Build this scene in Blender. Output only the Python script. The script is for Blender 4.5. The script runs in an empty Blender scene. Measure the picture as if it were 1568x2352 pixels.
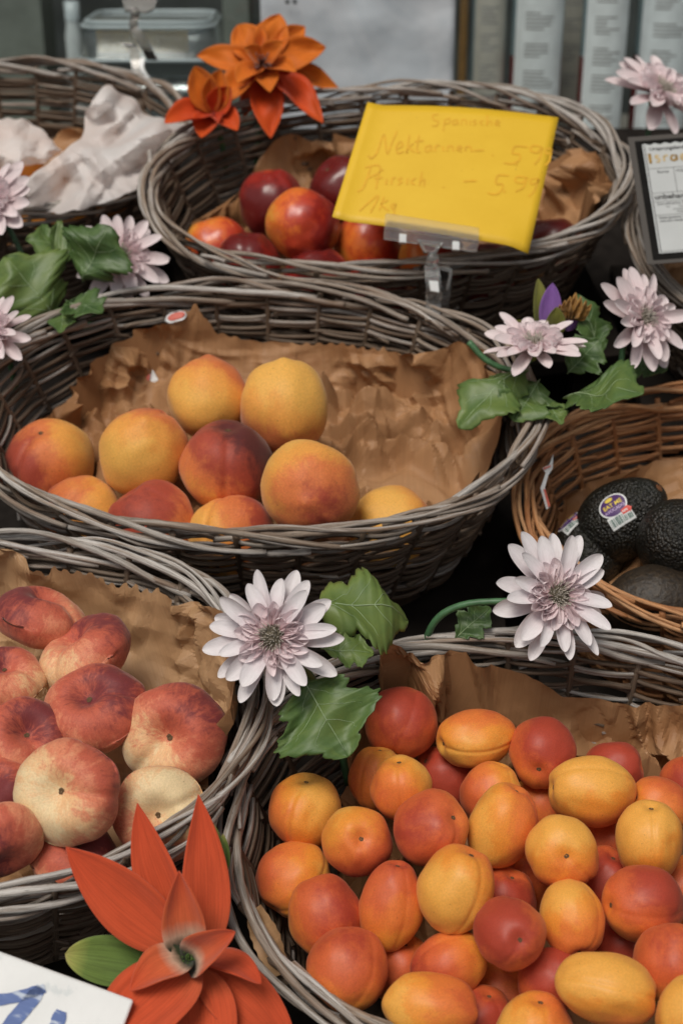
import bpy, math, random
import numpy as np
from mathutils import Vector, Matrix, noise
from mathutils.bvhtree import BVHTree

scene = bpy.context.scene
col = scene.collection
rnd = random.Random(7)

# ------------------------------------------------------------------ camera
W, H, FPX = 1568.0, 2352.0, 3267.0          # picture units used for measurements
PITCH = math.radians(25)
CAM = np.array([0.0, 0.0, 1.55])
cam = bpy.data.cameras.new('camera')
cam.sensor_fit = 'VERTICAL'
cam.sensor_height = 36.0
cam.lens = 36.0 * FPX / H
cam.clip_start, cam.clip_end = 0.02, 200.0
cam.dof.use_dof = True
cam.dof.focus_distance = 0.96
cam.dof.aperture_fstop = 7.1
camo = bpy.data.objects.new('camera', cam)
camo.location = CAM
camo.rotation_euler = (math.pi / 2 - PITCH, 0, 0)
col.objects.link(camo)
scene.camera = camo

# ------------------------------------------------------------------ sky, sun, exposure
SUN_EL, SUN_AZ = math.radians(62), math.radians(208)   # azimuth clockwise from +Y: behind the camera, to the left
world = bpy.data.worlds.new('World')
scene.world = world
world.use_nodes = True
wn, wl = world.node_tree.nodes, world.node_tree.links
sky = wn.new('ShaderNodeTexSky')
sky.sky_type = 'NISHITA'
sky.sun_disc = False
sky.sun_elevation = SUN_EL
sky.sun_rotation = SUN_AZ
sky.air_density, sky.dust_density, sky.ozone_density = 1.0, 4.0, 1.0
hs = wn.new('ShaderNodeHueSaturation')
hs.inputs['Saturation'].default_value = 0.14            # overcast: the blue is washed out
wl.new(sky.outputs[0], hs.inputs['Color'])
bg = wn['Background']
bg.inputs['Strength'].default_value = 0.05
wl.new(hs.outputs[0], bg.inputs['Color'])
sun = bpy.data.lights.new('sun', 'SUN')
sun.energy = 1.5
sun.angle = math.radians(24)
sun.color = (1.0, 0.925, 0.83)
suno = bpy.data.objects.new('sun', sun)
sd = Vector((math.sin(SUN_AZ) * math.cos(SUN_EL), math.cos(SUN_AZ) * math.cos(SUN_EL), math.sin(SUN_EL)))
suno.rotation_euler = sd.to_track_quat('Z', 'Y').to_euler()
suno.location = (0, 0, 6)
col.objects.link(suno)
vs = scene.view_settings
vs.view_transform = 'Standard'
vs.look = 'None'
vs.exposure = 0.50
vs.gamma = 1.0
vs.use_curve_mapping = False

# ------------------------------------------------------------------ helpers
FW = np.array([0, math.cos(PITCH), -math.sin(PITCH)])
UP = np.array([0, math.sin(PITCH), math.cos(PITCH)])
RT = np.array([1.0, 0, 0])


def ray(px, py):
    return FW + RT * (px - W / 2) / FPX + UP * (H / 2 - py) / FPX


def at(px, py, dep):
    return CAM + dep * ray(px, py)


def cdir(v):                                  # (right, up, towards the viewer) -> world direction
    d = RT * v[0] + UP * v[1] - FW * v[2]
    return d / np.linalg.norm(d)


def proj(P):
    d = np.asarray(P) - CAM
    z = d @ FW
    return np.stack([W / 2 + FPX * (d @ RT) / z, H / 2 - FPX * (d @ UP) / z], -1)


def V(a):
    return Vector((float(a[0]), float(a[1]), float(a[2])))


def unit(a):
    a = np.asarray(a, float)
    return a / (np.linalg.norm(a) + 1e-12)


def mesh_data(name, verts, faces, mat=None, uv=None, smooth=True):
    me = bpy.data.meshes.new(name)
    me.from_pydata([tuple(map(float, v)) for v in verts], [], [tuple(map(int, f)) for f in faces])
    if mat is not None:
        me.materials.append(mat)
    if smooth:
        me.polygons.foreach_set('use_smooth', [True] * len(me.polygons))
    if uv is not None:
        lay = me.uv_layers.new(name='UVMap')
        idx = np.empty(len(me.loops), dtype=np.int32)
        me.loops.foreach_get('vertex_index', idx)
        lay.data.foreach_set('uv', np.asarray(uv, dtype=np.float32)[idx].ravel())
    me.update()
    return me


def link(name, data, parent=None, matrix=None):
    o = bpy.data.objects.new(name, data)
    col.objects.link(o)
    if parent is not None:
        o.parent = parent
    if matrix is not None:
        o.matrix_basis = matrix
    return o


def obj(name, verts, faces, mat, parent=None, uv=None, smooth=True, matrix=None):
    return link(name, mesh_data(name, verts, faces, mat, uv, smooth), parent, matrix)


def tag(o, label, cat, group=None, kind=None):
    if label:
        o['label'] = label
    if cat:
        o['category'] = cat
    if group:
        o['group'] = group
    if kind:
        o['kind'] = kind
    return o


def frame(o, x, y, z):
    m = Matrix.Identity(4)
    for i in range(3):
        m[i][0], m[i][1], m[i][2], m[i][3] = x[i], y[i], z[i], o[i]
    return m


def frame_z(o, z, xhint):
    z = unit(z)
    x = np.asarray(xhint, float)
    x = unit(x - z * (x @ z))
    return frame(o, x, np.cross(z, x), z)


def tube(pts, radii, sides=7, ref=(0, 0, 1), squash=None):
    pts = np.asarray(pts, float)
    n = len(pts)
    radii = np.broadcast_to(np.asarray(radii, float), (n,))
    t = np.gradient(pts, axis=0)
    t /= np.linalg.norm(t, axis=1)[:, None] + 1e-12
    ref = np.asarray(ref, float)
    sd_ = np.cross(t, ref)
    sd_ /= np.linalg.norm(sd_, axis=1)[:, None] + 1e-9
    u = np.cross(sd_, t)
    a = np.arange(sides) * 2 * math.pi / sides
    ring = np.cos(a)[None, :, None] * sd_[:, None] + np.sin(a)[None, :, None] * u[:, None]
    v = (pts[:, None] + ring * radii[:, None, None]).reshape(-1, 3)
    fs = []
    for i in range(n - 1):
        for k in range(sides):
            k2 = (k + 1) % sides
            fs.append((i * sides + k, i * sides + k2, (i + 1) * sides + k2, (i + 1) * sides + k))
    fs.append(tuple(range(sides - 1, -1, -1)))
    fs.append(tuple((n - 1) * sides + k for k in range(sides)))
    ln = np.concatenate([[0], np.cumsum(np.linalg.norm(np.diff(pts, axis=0), axis=1))])
    uv = np.stack([np.repeat(ln, sides), np.tile(np.abs(np.arange(sides) / sides * 2 - 1), n)], -1)
    return v, fs, uv


def box(x0, x1, y0, y1, z0, z1):
    v = [(x, y, z) for x in (x0, x1) for y in (y0, y1) for z in (z0, z1)]
    f = [(0, 1, 3, 2), (4, 6, 7, 5), (0, 4, 5, 1), (2, 3, 7, 6), (0, 2, 6, 4), (1, 5, 7, 3)]
    return v, f


def join(parts):
    vs_, fs_, uvs = [], [], []
    for p in parts:
        n = len(vs_)
        vs_ += [tuple(v) for v in p[0]]
        fs_ += [tuple(i + n for i in f) for f in p[1]]
        if len(p) > 2:
            uvs += [tuple(u) for u in p[2]]
    return vs_, fs_, (uvs if len(uvs) == len(vs_) else None)


def grid_faces(nu, nv, wrap=False):
    fs = []
    for i in range(nu - (0 if wrap else 1)):
        i2 = (i + 1) % nu
        for j in range(nv - 1):
            fs.append((i * nv + j, i * nv + j + 1, i2 * nv + j + 1, i2 * nv + j))
    return fs


def bevel_mod(o, w=0.002, seg=2):
    m = o.modifiers.new('bevel', 'BEVEL')
    m.width, m.segments, m.limit_method = w, seg, 'ANGLE'
    return o


def solid(o, t):
    m = o.modifiers.new('solid', 'SOLIDIFY')
    m.thickness = t
    m.offset = 0
    return o


# ------------------------------------------------------------------ materials
class NT:
    def __init__(self, name):
        self.m = bpy.data.materials.new(name)
        self.m.use_nodes = True
        self.n, self.l = self.m.node_tree.nodes, self.m.node_tree.links
        self.p = self.n['Principled BSDF']

    def node(self, typ, **kw):
        nd = self.n.new('ShaderNode' + typ)
        for k, v in kw.items():
            setattr(nd, k, v)
        return nd

    def put(self, sock, v):
        if hasattr(v, 'is_output') or isinstance(v, bpy.types.NodeSocket):
            self.l.new(v, sock)
        else:
            sock.default_value = v

    def math(self, op, a, b=0.0, c=None, clamp=False):
        nd = self.node('Math', operation=op, use_clamp=clamp)
        self.put(nd.inputs[0], a)
        self.put(nd.inputs[1], b)
        if c is not None:
            self.put(nd.inputs[2], c)
        return nd.outputs[0]

    def vmath(self, op, a, b=None, out=0):
        nd = self.node('VectorMath', operation=op)
        self.put(nd.inputs[0], a)
        if b is not None:
            self.put(nd.inputs[1], b)
        return nd.outputs[out]

    def scale(self, v, s):
        return self.vmath('MULTIPLY', v, s)

    def noise(self, vec, scale=5.0, detail=3.0, rough=0.55, dist=0.0, out='Fac'):
        nd = self.node('TexNoise')
        self.put(nd.inputs['Vector'], vec)
        nd.inputs['Scale'].default_value = scale
        nd.inputs['Detail'].default_value = detail
        nd.inputs['Roughness'].default_value = rough
        nd.inputs['Distortion'].default_value = dist
        return nd.outputs[out]

    def ramp(self, fac, stops, interp='LINEAR'):
        nd = self.node('ValToRGB')
        r = nd.color_ramp
        r.interpolation = interp
        while len(r.elements) < len(stops):
            r.elements.new(0.5)
        for e, (p, c) in zip(r.elements, stops):
            e.position = p
            e.color = tuple(c) + ((1.0,) if len(c) == 3 else ())
        self.put(nd.inputs[0], fac)
        return nd.outputs[0]

    def step(self, fac, a, b):
        nd = self.node('MapRange', interpolation_type='SMOOTHSTEP')
        self.put(nd.inputs['Value'], fac)
        nd.inputs['From Min'].default_value = a
        nd.inputs['From Max'].default_value = b
        return nd.outputs[0]

    def mix(self, fac, a, b, mode='MIX'):
        nd = self.node('Mix', data_type='RGBA', blend_type=mode)
        self.put(nd.inputs[0], fac)
        for s, v in ((nd.inputs[6], a), (nd.inputs[7], b)):
            self.put(s, v if not isinstance(v, tuple) or len(v) == 4 else tuple(v) + (1.0,))
        return nd.outputs[2]

    def bump(self, h, strength=0.3, dist=0.001):
        nd = self.node('Bump')
        nd.inputs['Strength'].default_value = strength
        nd.inputs['Distance'].default_value = dist
        self.put(nd.inputs['Height'], h)
        self.l.new(nd.outputs[0], self.p.inputs['Normal'])
        return nd.outputs[0]

    def set(self, **kw):
        for k, v in kw.items():
            s = self.p.inputs[k.replace('_', ' ')]
            if isinstance(v, tuple) and len(v) == 3 and s.type == 'RGBA':
                v = v + (1.0,)
            self.put(s, v)
        return self


def plain(name, c, rough=0.6, var=0.12, scale=40.0, **kw):
    t = NT(name)
    co = t.node('TexCoord').outputs['Object']
    n = t.noise(co, scale, 4)
    dark = tuple(x * (1 - var) for x in c)
    lite = tuple(min(1, x * (1 + var)) for x in c)
    t.set(Base_Color=t.ramp(n, [(0.3, dark), (0.7, lite)]), Roughness=rough, **kw)
    return t.m


def wicker_mat(name, tones, dark, spot=0.5):
    t = NT(name)
    uv = t.node('UVMap').outputs[0]
    ran = t.node('ObjectInfo').outputs['Random']
    off = t.math('MULTIPLY', ran, 57.0)
    cmb = t.node('CombineXYZ')
    t.put(cmb.inputs[0], off)
    p = t.vmath('ADD', uv, cmb.outputs[0])
    n1 = t.noise(t.scale(p, (14.0, 2.0, 1.0)), 1.0, 4, 0.6)
    n2 = t.noise(t.scale(p, (30.0, 9.0, 1.0)), 1.0, 5, 0.7)
    n3 = t.noise(t.scale(p, (150.0, 5.0, 1.0)), 1.0, 2, 0.5)
    sel = t.math('ADD', t.math('MULTIPLY', ran, 0.62), t.math('MULTIPLY', n1, 0.75), clamp=True)
    k = len(tones)
    base = t.ramp(t.math('SUBTRACT', sel, 0.20), [((i + 0.5) / k, tones[i]) for i in range(k)])
    streak = t.step(n2, 0.44, 0.62)
    base = t.mix(t.math('MULTIPLY', streak, 0.72), base, dark)
    spots = t.step(n3, 0.66, 0.74)
    base = t.mix(t.math('MULTIPLY', spots, spot), base, (0.02, 0.015, 0.012))
    t.set(Base_Color=base, Roughness=0.62, Specular_IOR_Level=0.35)
    t.bump(t.math('ADD', n2, t.math('MULTIPLY', n3, 0.6)), 0.5, 0.0008)
    return t.m


GREY = wicker_mat('weathered_grey_willow',
                  [(0.15, 0.095, 0.06), (0.30, 0.245, 0.195), (0.44, 0.415, 0.385), (0.21, 0.135, 0.085), (0.50, 0.47, 0.44), (0.29, 0.23, 0.18)],
                  (0.075, 0.058, 0.045))
RIMG = wicker_mat('bleached_grey_willow',
                  [(0.22, 0.155, 0.11), (0.36, 0.32, 0.28), (0.50, 0.48, 0.455), (0.27, 0.19, 0.13), (0.56, 0.535, 0.505), (0.37, 0.325, 0.28)],
                  (0.10, 0.075, 0.055))
GREYB = wicker_mat('weathered_brown_willow',
                   [(0.085, 0.052, 0.032), (0.15, 0.10, 0.066), (0.20, 0.15, 0.11), (0.105, 0.066, 0.04), (0.25, 0.20, 0.155)],
                   (0.04, 0.028, 0.02))
TAN = wicker_mat('fresh_tan_willow',
                 [(0.38, 0.16, 0.058), (0.56, 0.27, 0.115), (0.64, 0.37, 0.19), (0.34, 0.135, 0.048), (0.60, 0.32, 0.15)],
                 (0.11, 0.042, 0.018), 0.4)
TANB = wicker_mat('fresh_brown_willow',
                  [(0.30, 0.118, 0.042), (0.46, 0.20, 0.078), (0.52, 0.255, 0.115), (0.25, 0.096, 0.036)],
                  (0.06, 0.024, 0.012), 0.4)

# ------------------------------------------------------------------ ground, stand
BASK = {   # picture point of rim centre, depth (m), tilt, yaw, half axes
    'P': (581, 914, 1.186, 18.7, -2.1, 0.240, 0.168),
    'N': (894, 391, 1.415, 20.8, 9.7, 0.246, 0.166),
    'L': (-59, 306, 1.530, 19.7, 2.1, 0.235, 0.166),
    'A': (1839, 1142, 1.175, 16.7, 0.8, 0.235, 0.159),
    'R': (1992, 534, 1.385, 20.7, -0.1, 0.235, 0.166),
    'F': (-178, 1622, 0.955, 18.7, 6.0, 0.232, 0.163),
    'C': (1333, 1912, 0.917, 19.9, -5.4, 0.236, 0.170),
}
BH, TAPER, SUP = 0.140, 0.21, 2.25


class Basket:
    def __init__(self, key):
        px, py, dep, tilt, yaw, self.a, self.b = BASK[key]
        self.a, self.b = self.a - 0.008, self.b - 0.007
        self.key = key
        self.o = at(px, py, dep)
        t, y = math.radians(tilt), math.radians(yaw)
        T = np.array([[1, 0, 0], [0, math.cos(t), -math.sin(t)], [0, math.sin(t), math.cos(t)]])
        Y = np.array([[math.cos(y), -math.sin(y), 0], [math.sin(y), math.cos(y), 0], [0, 0, 1]])
        self.R = T @ Y
        self.m = frame(self.o, self.R[:, 0], self.R[:, 1], self.R[:, 2])
        th = np.linspace(0, 2 * math.pi, 721)
        p = self.rim(th, 0)
        ln = np.concatenate([[0], np.cumsum(np.linalg.norm(np.diff(p, axis=0), axis=1))])
        self.per = ln[-1]
        self._s, self._th = ln / ln[-1], th

    def th(self, s):
        s = np.asarray(s, float)
        f = np.floor(s)
        return np.interp(s - f, self._s, self._th) + f * 2 * math.pi

    def rim(self, th, w, off=0.0, k=None):
        th, w = np.asarray(th, float), np.asarray(w, float)
        if k is None:
            k = 1 + TAPER * w / BH
        c, s = np.cos(th), np.sin(th)
        x = (self.a * k + off) * np.sign(c) * np.abs(c) ** (2 / SUP)
        y = (self.b * k + off) * np.sign(s) * np.abs(s) ** (2 / SUP)
        return np.stack(np.broadcast_arrays(x, y, w), -1)

    def world(self, p):
        return self.o + np.asarray(p) @ self.R.T

    def local(self, p):
        return (np.asarray(p) - self.o) @ self.R

    def hit(self, px, py, w):                 # depth where the view ray meets the plane w above the rim
        d, z = ray(px, py), self.R[:, 2]
        return (w - (CAM - self.o) @ z) / (d @ z)


BK = {k: Basket(k) for k in BASK}

t = NT('pavement_concrete')
co = t.node('TexCoord').outputs['Object']
t.set(Base_Color=t.ramp(t.noise(co, 6, 8, 0.7), [(0.3, (0.05, 0.048, 0.046)), (0.7, (0.09, 0.087, 0.083))]), Roughness=0.9)
t.bump(t.noise(co, 120, 3), 0.4, 0.002)
g = obj('pavement', [(-40, -40, 0), (40, -40, 0), (40, 40, 0), (-40, 40, 0)], [(0, 1, 2, 3)], t.m)
tag(g, None, None, kind='structure')

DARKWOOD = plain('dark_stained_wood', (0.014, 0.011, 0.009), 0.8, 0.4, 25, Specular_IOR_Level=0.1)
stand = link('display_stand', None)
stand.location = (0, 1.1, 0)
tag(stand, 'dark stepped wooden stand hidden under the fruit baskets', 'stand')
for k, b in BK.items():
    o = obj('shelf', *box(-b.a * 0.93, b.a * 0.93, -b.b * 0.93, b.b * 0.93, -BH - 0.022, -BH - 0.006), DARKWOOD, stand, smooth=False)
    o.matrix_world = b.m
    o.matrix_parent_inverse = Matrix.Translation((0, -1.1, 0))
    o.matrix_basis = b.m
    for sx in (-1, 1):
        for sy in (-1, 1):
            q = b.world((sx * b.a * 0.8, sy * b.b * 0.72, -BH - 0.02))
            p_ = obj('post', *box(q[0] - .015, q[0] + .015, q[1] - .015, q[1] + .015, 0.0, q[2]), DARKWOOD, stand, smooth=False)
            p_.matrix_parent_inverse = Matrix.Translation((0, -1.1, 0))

cv = []
for y_, z_ in ((0.58, 0.0), (0.60, 0.69), (0.62, 0.70), (1.92, 1.215), (1.92, 1.20)):
    cv += [(-1.1, y_, z_), (1.3, y_, z_)]
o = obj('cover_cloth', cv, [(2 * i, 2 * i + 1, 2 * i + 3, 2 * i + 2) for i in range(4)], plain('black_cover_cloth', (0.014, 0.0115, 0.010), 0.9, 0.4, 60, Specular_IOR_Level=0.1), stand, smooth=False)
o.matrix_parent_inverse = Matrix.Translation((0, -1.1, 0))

# ------------------------------------------------------------------ willow baskets


def make_basket(key, label, rim_mat, wall_mat, seed, pale=(0.6, 0.22), bleach=0.8, group='oval willow baskets of fruit'):
    b = BK[key]
    r = random.Random(seed)
    root = link('willow_basket', None, None, b.m)
    tag(root, label, 'basket', group)
    nst = 26
    # base
    n = 48
    th = np.linspace(0, 2 * math.pi, n, endpoint=False)
    k = 1 - TAPER
    lo, hi = b.rim(th, -BH - 0.005, 0, k), b.rim(th, -BH + 0.004, 0, k)
    obj('base', list(lo) + list(hi), [tuple(range(n - 1, -1, -1)), tuple(range(n, 2 * n))] + [(i, (i + 1) % n, n + (i + 1) % n, n + i) for i in range(n)],
        wall_mat, root, uv=np.concatenate([lo, hi])[:, :2], smooth=False)
    # stakes
    for i in range(nst):
        th0 = b.th((i + 0.5) / nst)
        w = np.linspace(-BH, -0.004, 7)
        p = b.rim(np.full(7, th0), w, 0.0)
        v, f, uv = tube(p, 0.0028, 6, ref=(math.cos(th0), math.sin(th0), 0.05))
        obj('stake', v, f, wall_mat, root, uv)
    # weavers
    rows = 34
    pitch = (BH - 0.014) / rows
    per = 3
    ph = r.random()
    for i in range(rows):
        par = (i // 2) % 2
        for j in range(per):
            s0 = j / per + 0.21 * i + ph + r.uniform(-.03, .03)
            ln = 1 / per + r.uniform(0.0, 0.05)
            m = int(ln * nst * 6)
            s = s0 + np.linspace(0, ln, m)
            w0 = -BH + 0.006 + (i + 0.5) * pitch
            tt = np.linspace(0, 1, m)
            wv = w0 + pitch * (r.uniform(1.2, 3.4) * (tt - 0.5)) + 0.0014 * np.sin(tt * r.uniform(6, 16) + r.random() * 6) + r.uniform(-.0008, .0008)
            und = np.cos(math.pi * nst * s + par * math.pi)
            rad = r.uniform(0.0017, 0.0025)
            offs = 0.0044 * np.sign(und) * np.abs(und) ** 0.75 + r.uniform(-.0006, .0006)
            offs = offs + 0.004 * np.clip((0.03 - tt) / 0.03, 0, 1) * r.choice((-1, 1)) + 0.004 * np.clip((tt - 0.97) / 0.03, 0, 1) * r.choice((-1, 1))
            wv = wv - 0.0016 * und * r.uniform(0.3, 1)
            p = b.rim(b.th(s), wv, offs)
            rr = rad * (1 - 0.22 * tt) * np.clip(tt * 60 + 0.75, 0, 1)
            v, f, uv = tube(p, rr, 6)
            mat = rim_mat if r.random() < (pale[0] if i > rows - 7 else pale[1]) else wall_mat
            obj('weaver', v, f, mat, root, uv)
    # rolled border
    nr = 28
    ph = r.random()
    for j in range(nr):
        ln = 0.215 + r.uniform(-.05, .05)
        s0 = j / nr + ph + r.uniform(-.018, .018)
        m = 64
        tt = np.linspace(0, 1, m)
        s = s0 + tt * ln
        fi = np.radians(205 - 255 * tt + r.uniform(-22, 22) + 14 * np.sin(tt * r.uniform(5, 12) + r.random() * 6))     # inside low -> over the top -> outside low
        R = 0.0080 + r.uniform(-.0010, .0018) + 0.0013 * np.sin(tt * r.uniform(8, 20) + r.random() * 6)
        offs = 0.001 + R * np.cos(fi) * 0.92
        wv = -0.006 + R * np.sin(fi) * 1.12 + 0.0012 * np.sin(tt * r.uniform(6, 14) + r.random() * 6)
        p = b.rim(b.th(s), wv, offs, k=1.0)
        rad = r.uniform(0.0018, 0.0030)
        wob = 1 + 0.10 * np.sin(tt * r.uniform(20, 45) + r.random() * 6) * np.sin(tt * r.uniform(9, 17)) + 0.05 * np.sin(tt * 90 + r.random() * 6)
        v, f, uv = tube(p, rad * (1.08 - 0.4 * tt) * wob, 8)
        obj('border_rod', v, f, RIMG if (rim_mat is GREY and r.random() < bleach) else rim_mat, root, uv)
    # loose cut ends along the border
    for j in range(9):
        s0 = r.random()
        ln = r.uniform(0.022, 0.05) * r.choice((-1, 1))
        tt = np.linspace(0, 1, 12)
        p = b.rim(b.th(s0 + tt * ln), -0.004 + r.uniform(-.010, .006) + tt * r.uniform(-.004, .009), 0.006 + r.uniform(-.012, .006) + tt ** 2 * r.uniform(-.003, .008), k=1.0)
        rad = r.uniform(0.0017, 0.0028)
        v, f, uv = tube(p, rad * (1 + 0.12 * np.sin(tt * r.uniform(8, 20))), 7)
        obj('cut_end', v, f, rim_mat, root, uv)
    return root


make_basket('P', 'grey willow basket in the middle holding ten yellow peaches', GREY, GREYB, 1)
make_basket('N', 'grey brown willow basket of dark nectarines behind the yellow card', GREY, GREYB, 2, (0.25, 0.06), 0.5)
make_basket('L', 'willow basket of tissue wrapped oranges at the upper left', GREY, GREYB, 3, (0.25, 0.06), 0.5)
make_basket('A', 'orange tan willow basket holding the avocados at the right', TAN, TANB, 4)
make_basket('R', 'willow basket at the right edge behind the black bordered sign', GREY, GREYB, 5, (0.25, 0.06), 0.5)
make_basket('F', 'grey willow basket of flat peaches at the lower left', GREY, GREYB, 6)
make_basket('C', 'grey willow basket heaped with apricots at the lower right', GREY, GREYB, 8)

# ------------------------------------------------------------------ fruit


def fruit_mat(name, cols, rough, sheen, n_amp=0.55, streak=0.25, speck=0.5, bloom=(0.9, 0.75, 0.65), bumpv=0.05, sheen_rough=0.45, coat=0.0, dirk=0.42, lift=0.04, fine=0.16):
    t = NT(name)
    co = t.node('TexCoord').outputs['Object']
    ran = t.node('ObjectInfo').outputs['Random']
    at_b = t.node('Attribute', attribute_type='OBJECT', attribute_name='blush').outputs['Fac']
    at_d = t.node('Attribute', attribute_type='OBJECT', attribute_name='blush_dir').outputs['Vector']
    n = t.vmath('NORMALIZE', co)
    cmb = t.node('CombineXYZ')
    for i, k in enumerate((31.0, 17.0, 53.0)):
        t.put(cmb.inputs[i], t.math('MULTIPLY', ran, k))
    p = t.vmath('ADD', n, cmb.outputs[0])
    d = t.vmath('DOT_PRODUCT', n, at_d, out=1)
    n1 = t.noise(p, 1.5, 4, 0.55, 0.4)
    n2 = t.noise(t.vmath('ADD', t.scale(n, (7.0, 7.0, 1.6)), cmb.outputs[0]), 1.0, 5, 0.7, 0.6)
    n3 = t.noise(p, 9.0, 4, 0.65)
    f = t.math('ADD', t.math('ADD', at_b, lift), t.math('MULTIPLY', d, dirk))
    f = t.math('ADD', f, t.math('MULTIPLY', t.math('SUBTRACT', n1, 0.5), n_amp * 1.6))
    f = t.math('ADD', f, t.math('MULTIPLY', t.math('SUBTRACT', n2, 0.5), streak))
    f = t.math('ADD', f, t.math('MULTIPLY', t.math('SUBTRACT', n3, 0.5), fine), clamp=True)
    c = t.ramp(f, cols, 'EASE')
    # a little mottling, small corky specks
    mot = t.noise(p, 26.0, 3, 0.6)
    c = t.mix(0.24, c, t.ramp(mot, [(0.35, (0.25, 0.25, 0.25)), (0.65, (1, 1, 1))]), 'MULTIPLY')
    vo = t.node('TexVoronoi')
    t.put(vo.inputs['Vector'], p)
    vo.inputs['Scale'].default_value = 5.5
    sp = t.math('SUBTRACT', 1.0, t.step(vo.outputs['Distance'], 0.05, 0.11))
    gate = t.step(t.noise(p, 3.1, 1), 0.48, 0.54)
    sp = t.math('MULTIPLY', t.math('MULTIPLY', sp, gate), speck)
    c = t.mix(sp, c, (0.10, 0.035, 0.012))
    t.set(Base_Color=c, Roughness=t.math('ADD', rough - 0.07, t.math('MULTIPLY', n3, 0.14)), Specular_IOR_Level=0.35,
          Sheen_Weight=sheen, Sheen_Roughness=sheen_rough, Sheen_Tint=bloom, Subsurface_Weight=0.12, Subsurface_Scale=0.006,
          Subsurface_Radius=(1.0, 0.4, 0.15), Coat_Weight=coat, Coat_Roughness=0.2)
    t.bump(t.math('ADD', t.noise(p, 22, 3), t.math('MULTIPLY', t.noise(p, 90, 2), 0.4)), bumpv, 0.02)
    return t.m


M_APR = fruit_mat('apricot_skin', [(0.0, (0.83, 0.40, 0.075)), (0.22, (0.81, 0.295, 0.042)), (0.46, (0.75, 0.20, 0.042)), (0.72, (0.62, 0.125, 0.038)), (1.0, (0.42, 0.058, 0.03))], 0.48, 0.07, n_amp=0.34)
M_PEA = fruit_mat('yellow_peach_skin', [(0.0, (0.81, 0.43, 0.09)), (0.24, (0.79, 0.345, 0.068)), (0.48, (0.68, 0.19, 0.055)), (0.72, (0.40, 0.065, 0.035)), (1.0, (0.10, 0.018, 0.018))], 0.60, 0.20, n_amp=0.30)
M_FLA = fruit_mat('flat_peach_skin', [(0.0, (0.80, 0.62, 0.36)), (0.22, (0.78, 0.48, 0.25)), (0.42, (0.68, 0.24, 0.13)), (0.66, (0.53, 0.115, 0.065)), (1.0, (0.19, 0.032, 0.034))], 0.62, 0.22, n_amp=0.40, streak=0.62, dirk=0.46, lift=0.04, fine=0.30)
M_NEC = fruit_mat('nectarine_skin', [(0.0, (0.82, 0.34, 0.05)), (0.28, (0.76, 0.17, 0.03)), (0.50, (0.52, 0.055, 0.022)), (0.75, (0.29, 0.020, 0.014)), (1.0, (0.14, 0.012, 0.011))], 0.30, 0.05, coat=0.25, lift=0.0)
M_SCAR = plain('dry_stem_scar', (0.10, 0.055, 0.022), 0.8, 0.5, 300)


def fruit_mesh(name, kind, seed, nu=84, nv=40):
    r = random.Random(seed)
    q = {'apricot': (0.16, 0.28, 0.034, 0.085, 0.0, 0.0), 'peach': (0.17, 0.30, 0.060, 0.10, 0.06, 0.0),
         'nectarine': (0.15, 0.28, 0.035, 0.14, 0.03, 0.0), 'flat': (0.0, 0.45, 0.06, 0.22, 0.0, 0.42)}[kind]
    dd, dsig, cl, csig, tip, flat = q
    cl *= r.uniform(0.25, 1.0)
    lump = r.uniform(0.05, 0.09)
    ax_, ay_ = r.uniform(0.95, 1.03), r.uniform(0.95, 1.03)
    off = Vector((r.random() * 50, r.random() * 50, r.random() * 50))
    vs_ = []
    for i in range(nu):
        ph = 2 * math.pi * i / nu
        ph = ph - 0.72 * math.sin(ph)                        # denser at the seam
        for j in range(nv):
            th = math.pi * j / (nv - 1)
            th = th - 0.25 * math.sin(2 * th) * 0.5          # denser at the poles
            n = Vector((math.sin(th) * math.cos(ph), math.sin(th) * math.sin(ph), math.cos(th)))
            rr = 1 + lump * noise.noise(n * 1.3 + off) + 0.022 * noise.noise(n * 3.1 + off)
            rr *= 1 - dd * math.exp(-(th / dsig) ** 2)
            dphi = (ph + math.pi) % (2 * math.pi) - math.pi
            fall = min(1, math.sin(th) * 1.8)
            rr *= 1 - cl * math.exp(-(dphi * math.sin(th) / csig) ** 2) * fall * (1 if abs(dphi) < 1.6 else 0)
            rr *= 1 + tip * math.exp(-((math.pi - th) / 0.16) ** 2)
            p = n * rr
            p.x, p.y = p.x * ax_, p.y * ay_
            if flat:
                rho = math.hypot(p.x, p.y)
                p.z *= 0.66
                s = 1 if p.z > 0 else -1
                dip = (0.36 if s > 0 else 0.16) * math.exp(-(rho / 0.34) ** 2)
                p.z -= s * dip
                p.z *= 1 + 0.08 * noise.noise(Vector((n.x * 1.7, n.y * 1.7, 3)) + off)
                # uneven bulging shoulders, the seam dips across them
                p.z += 0.07 * math.cos(ph * 2 + off.x) * rho * s * (1 - abs(n.z))
                if s > 0:
                    p.z -= 0.085 * math.exp(-(p.y / 0.11) ** 2) * (1 if p.x > -0.1 else 0.3) * min(1, rho * 1.5)
            vs_.append(p)
    return vs_, grid_faces(nu, nv, True)


def scar_mesh(name, z, rad):
    r = random.Random(5)
    v, f = [], []
    n = 12
    for k, (rr, zz) in enumerate([(1.0, 0.0), (0.72, 0.035), (0.42, -0.02), (0.0, -0.06)]):
        for i in range(n):
            a = 2 * math.pi * i / n
            jit = 1 + 0.25 * r.uniform(-1, 1)
            v.append((rad * rr * jit * math.cos(a), rad * rr * jit * math.sin(a), z + zz * rad * 4))
    for k in range(3):
        for i in range(n):
            f.append((k * n + i, k * n + (i + 1) % n, (k + 1) * n + (i + 1) % n, (k + 1) * n + i))
    return mesh_data(name, v, f, M_SCAR)


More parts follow.
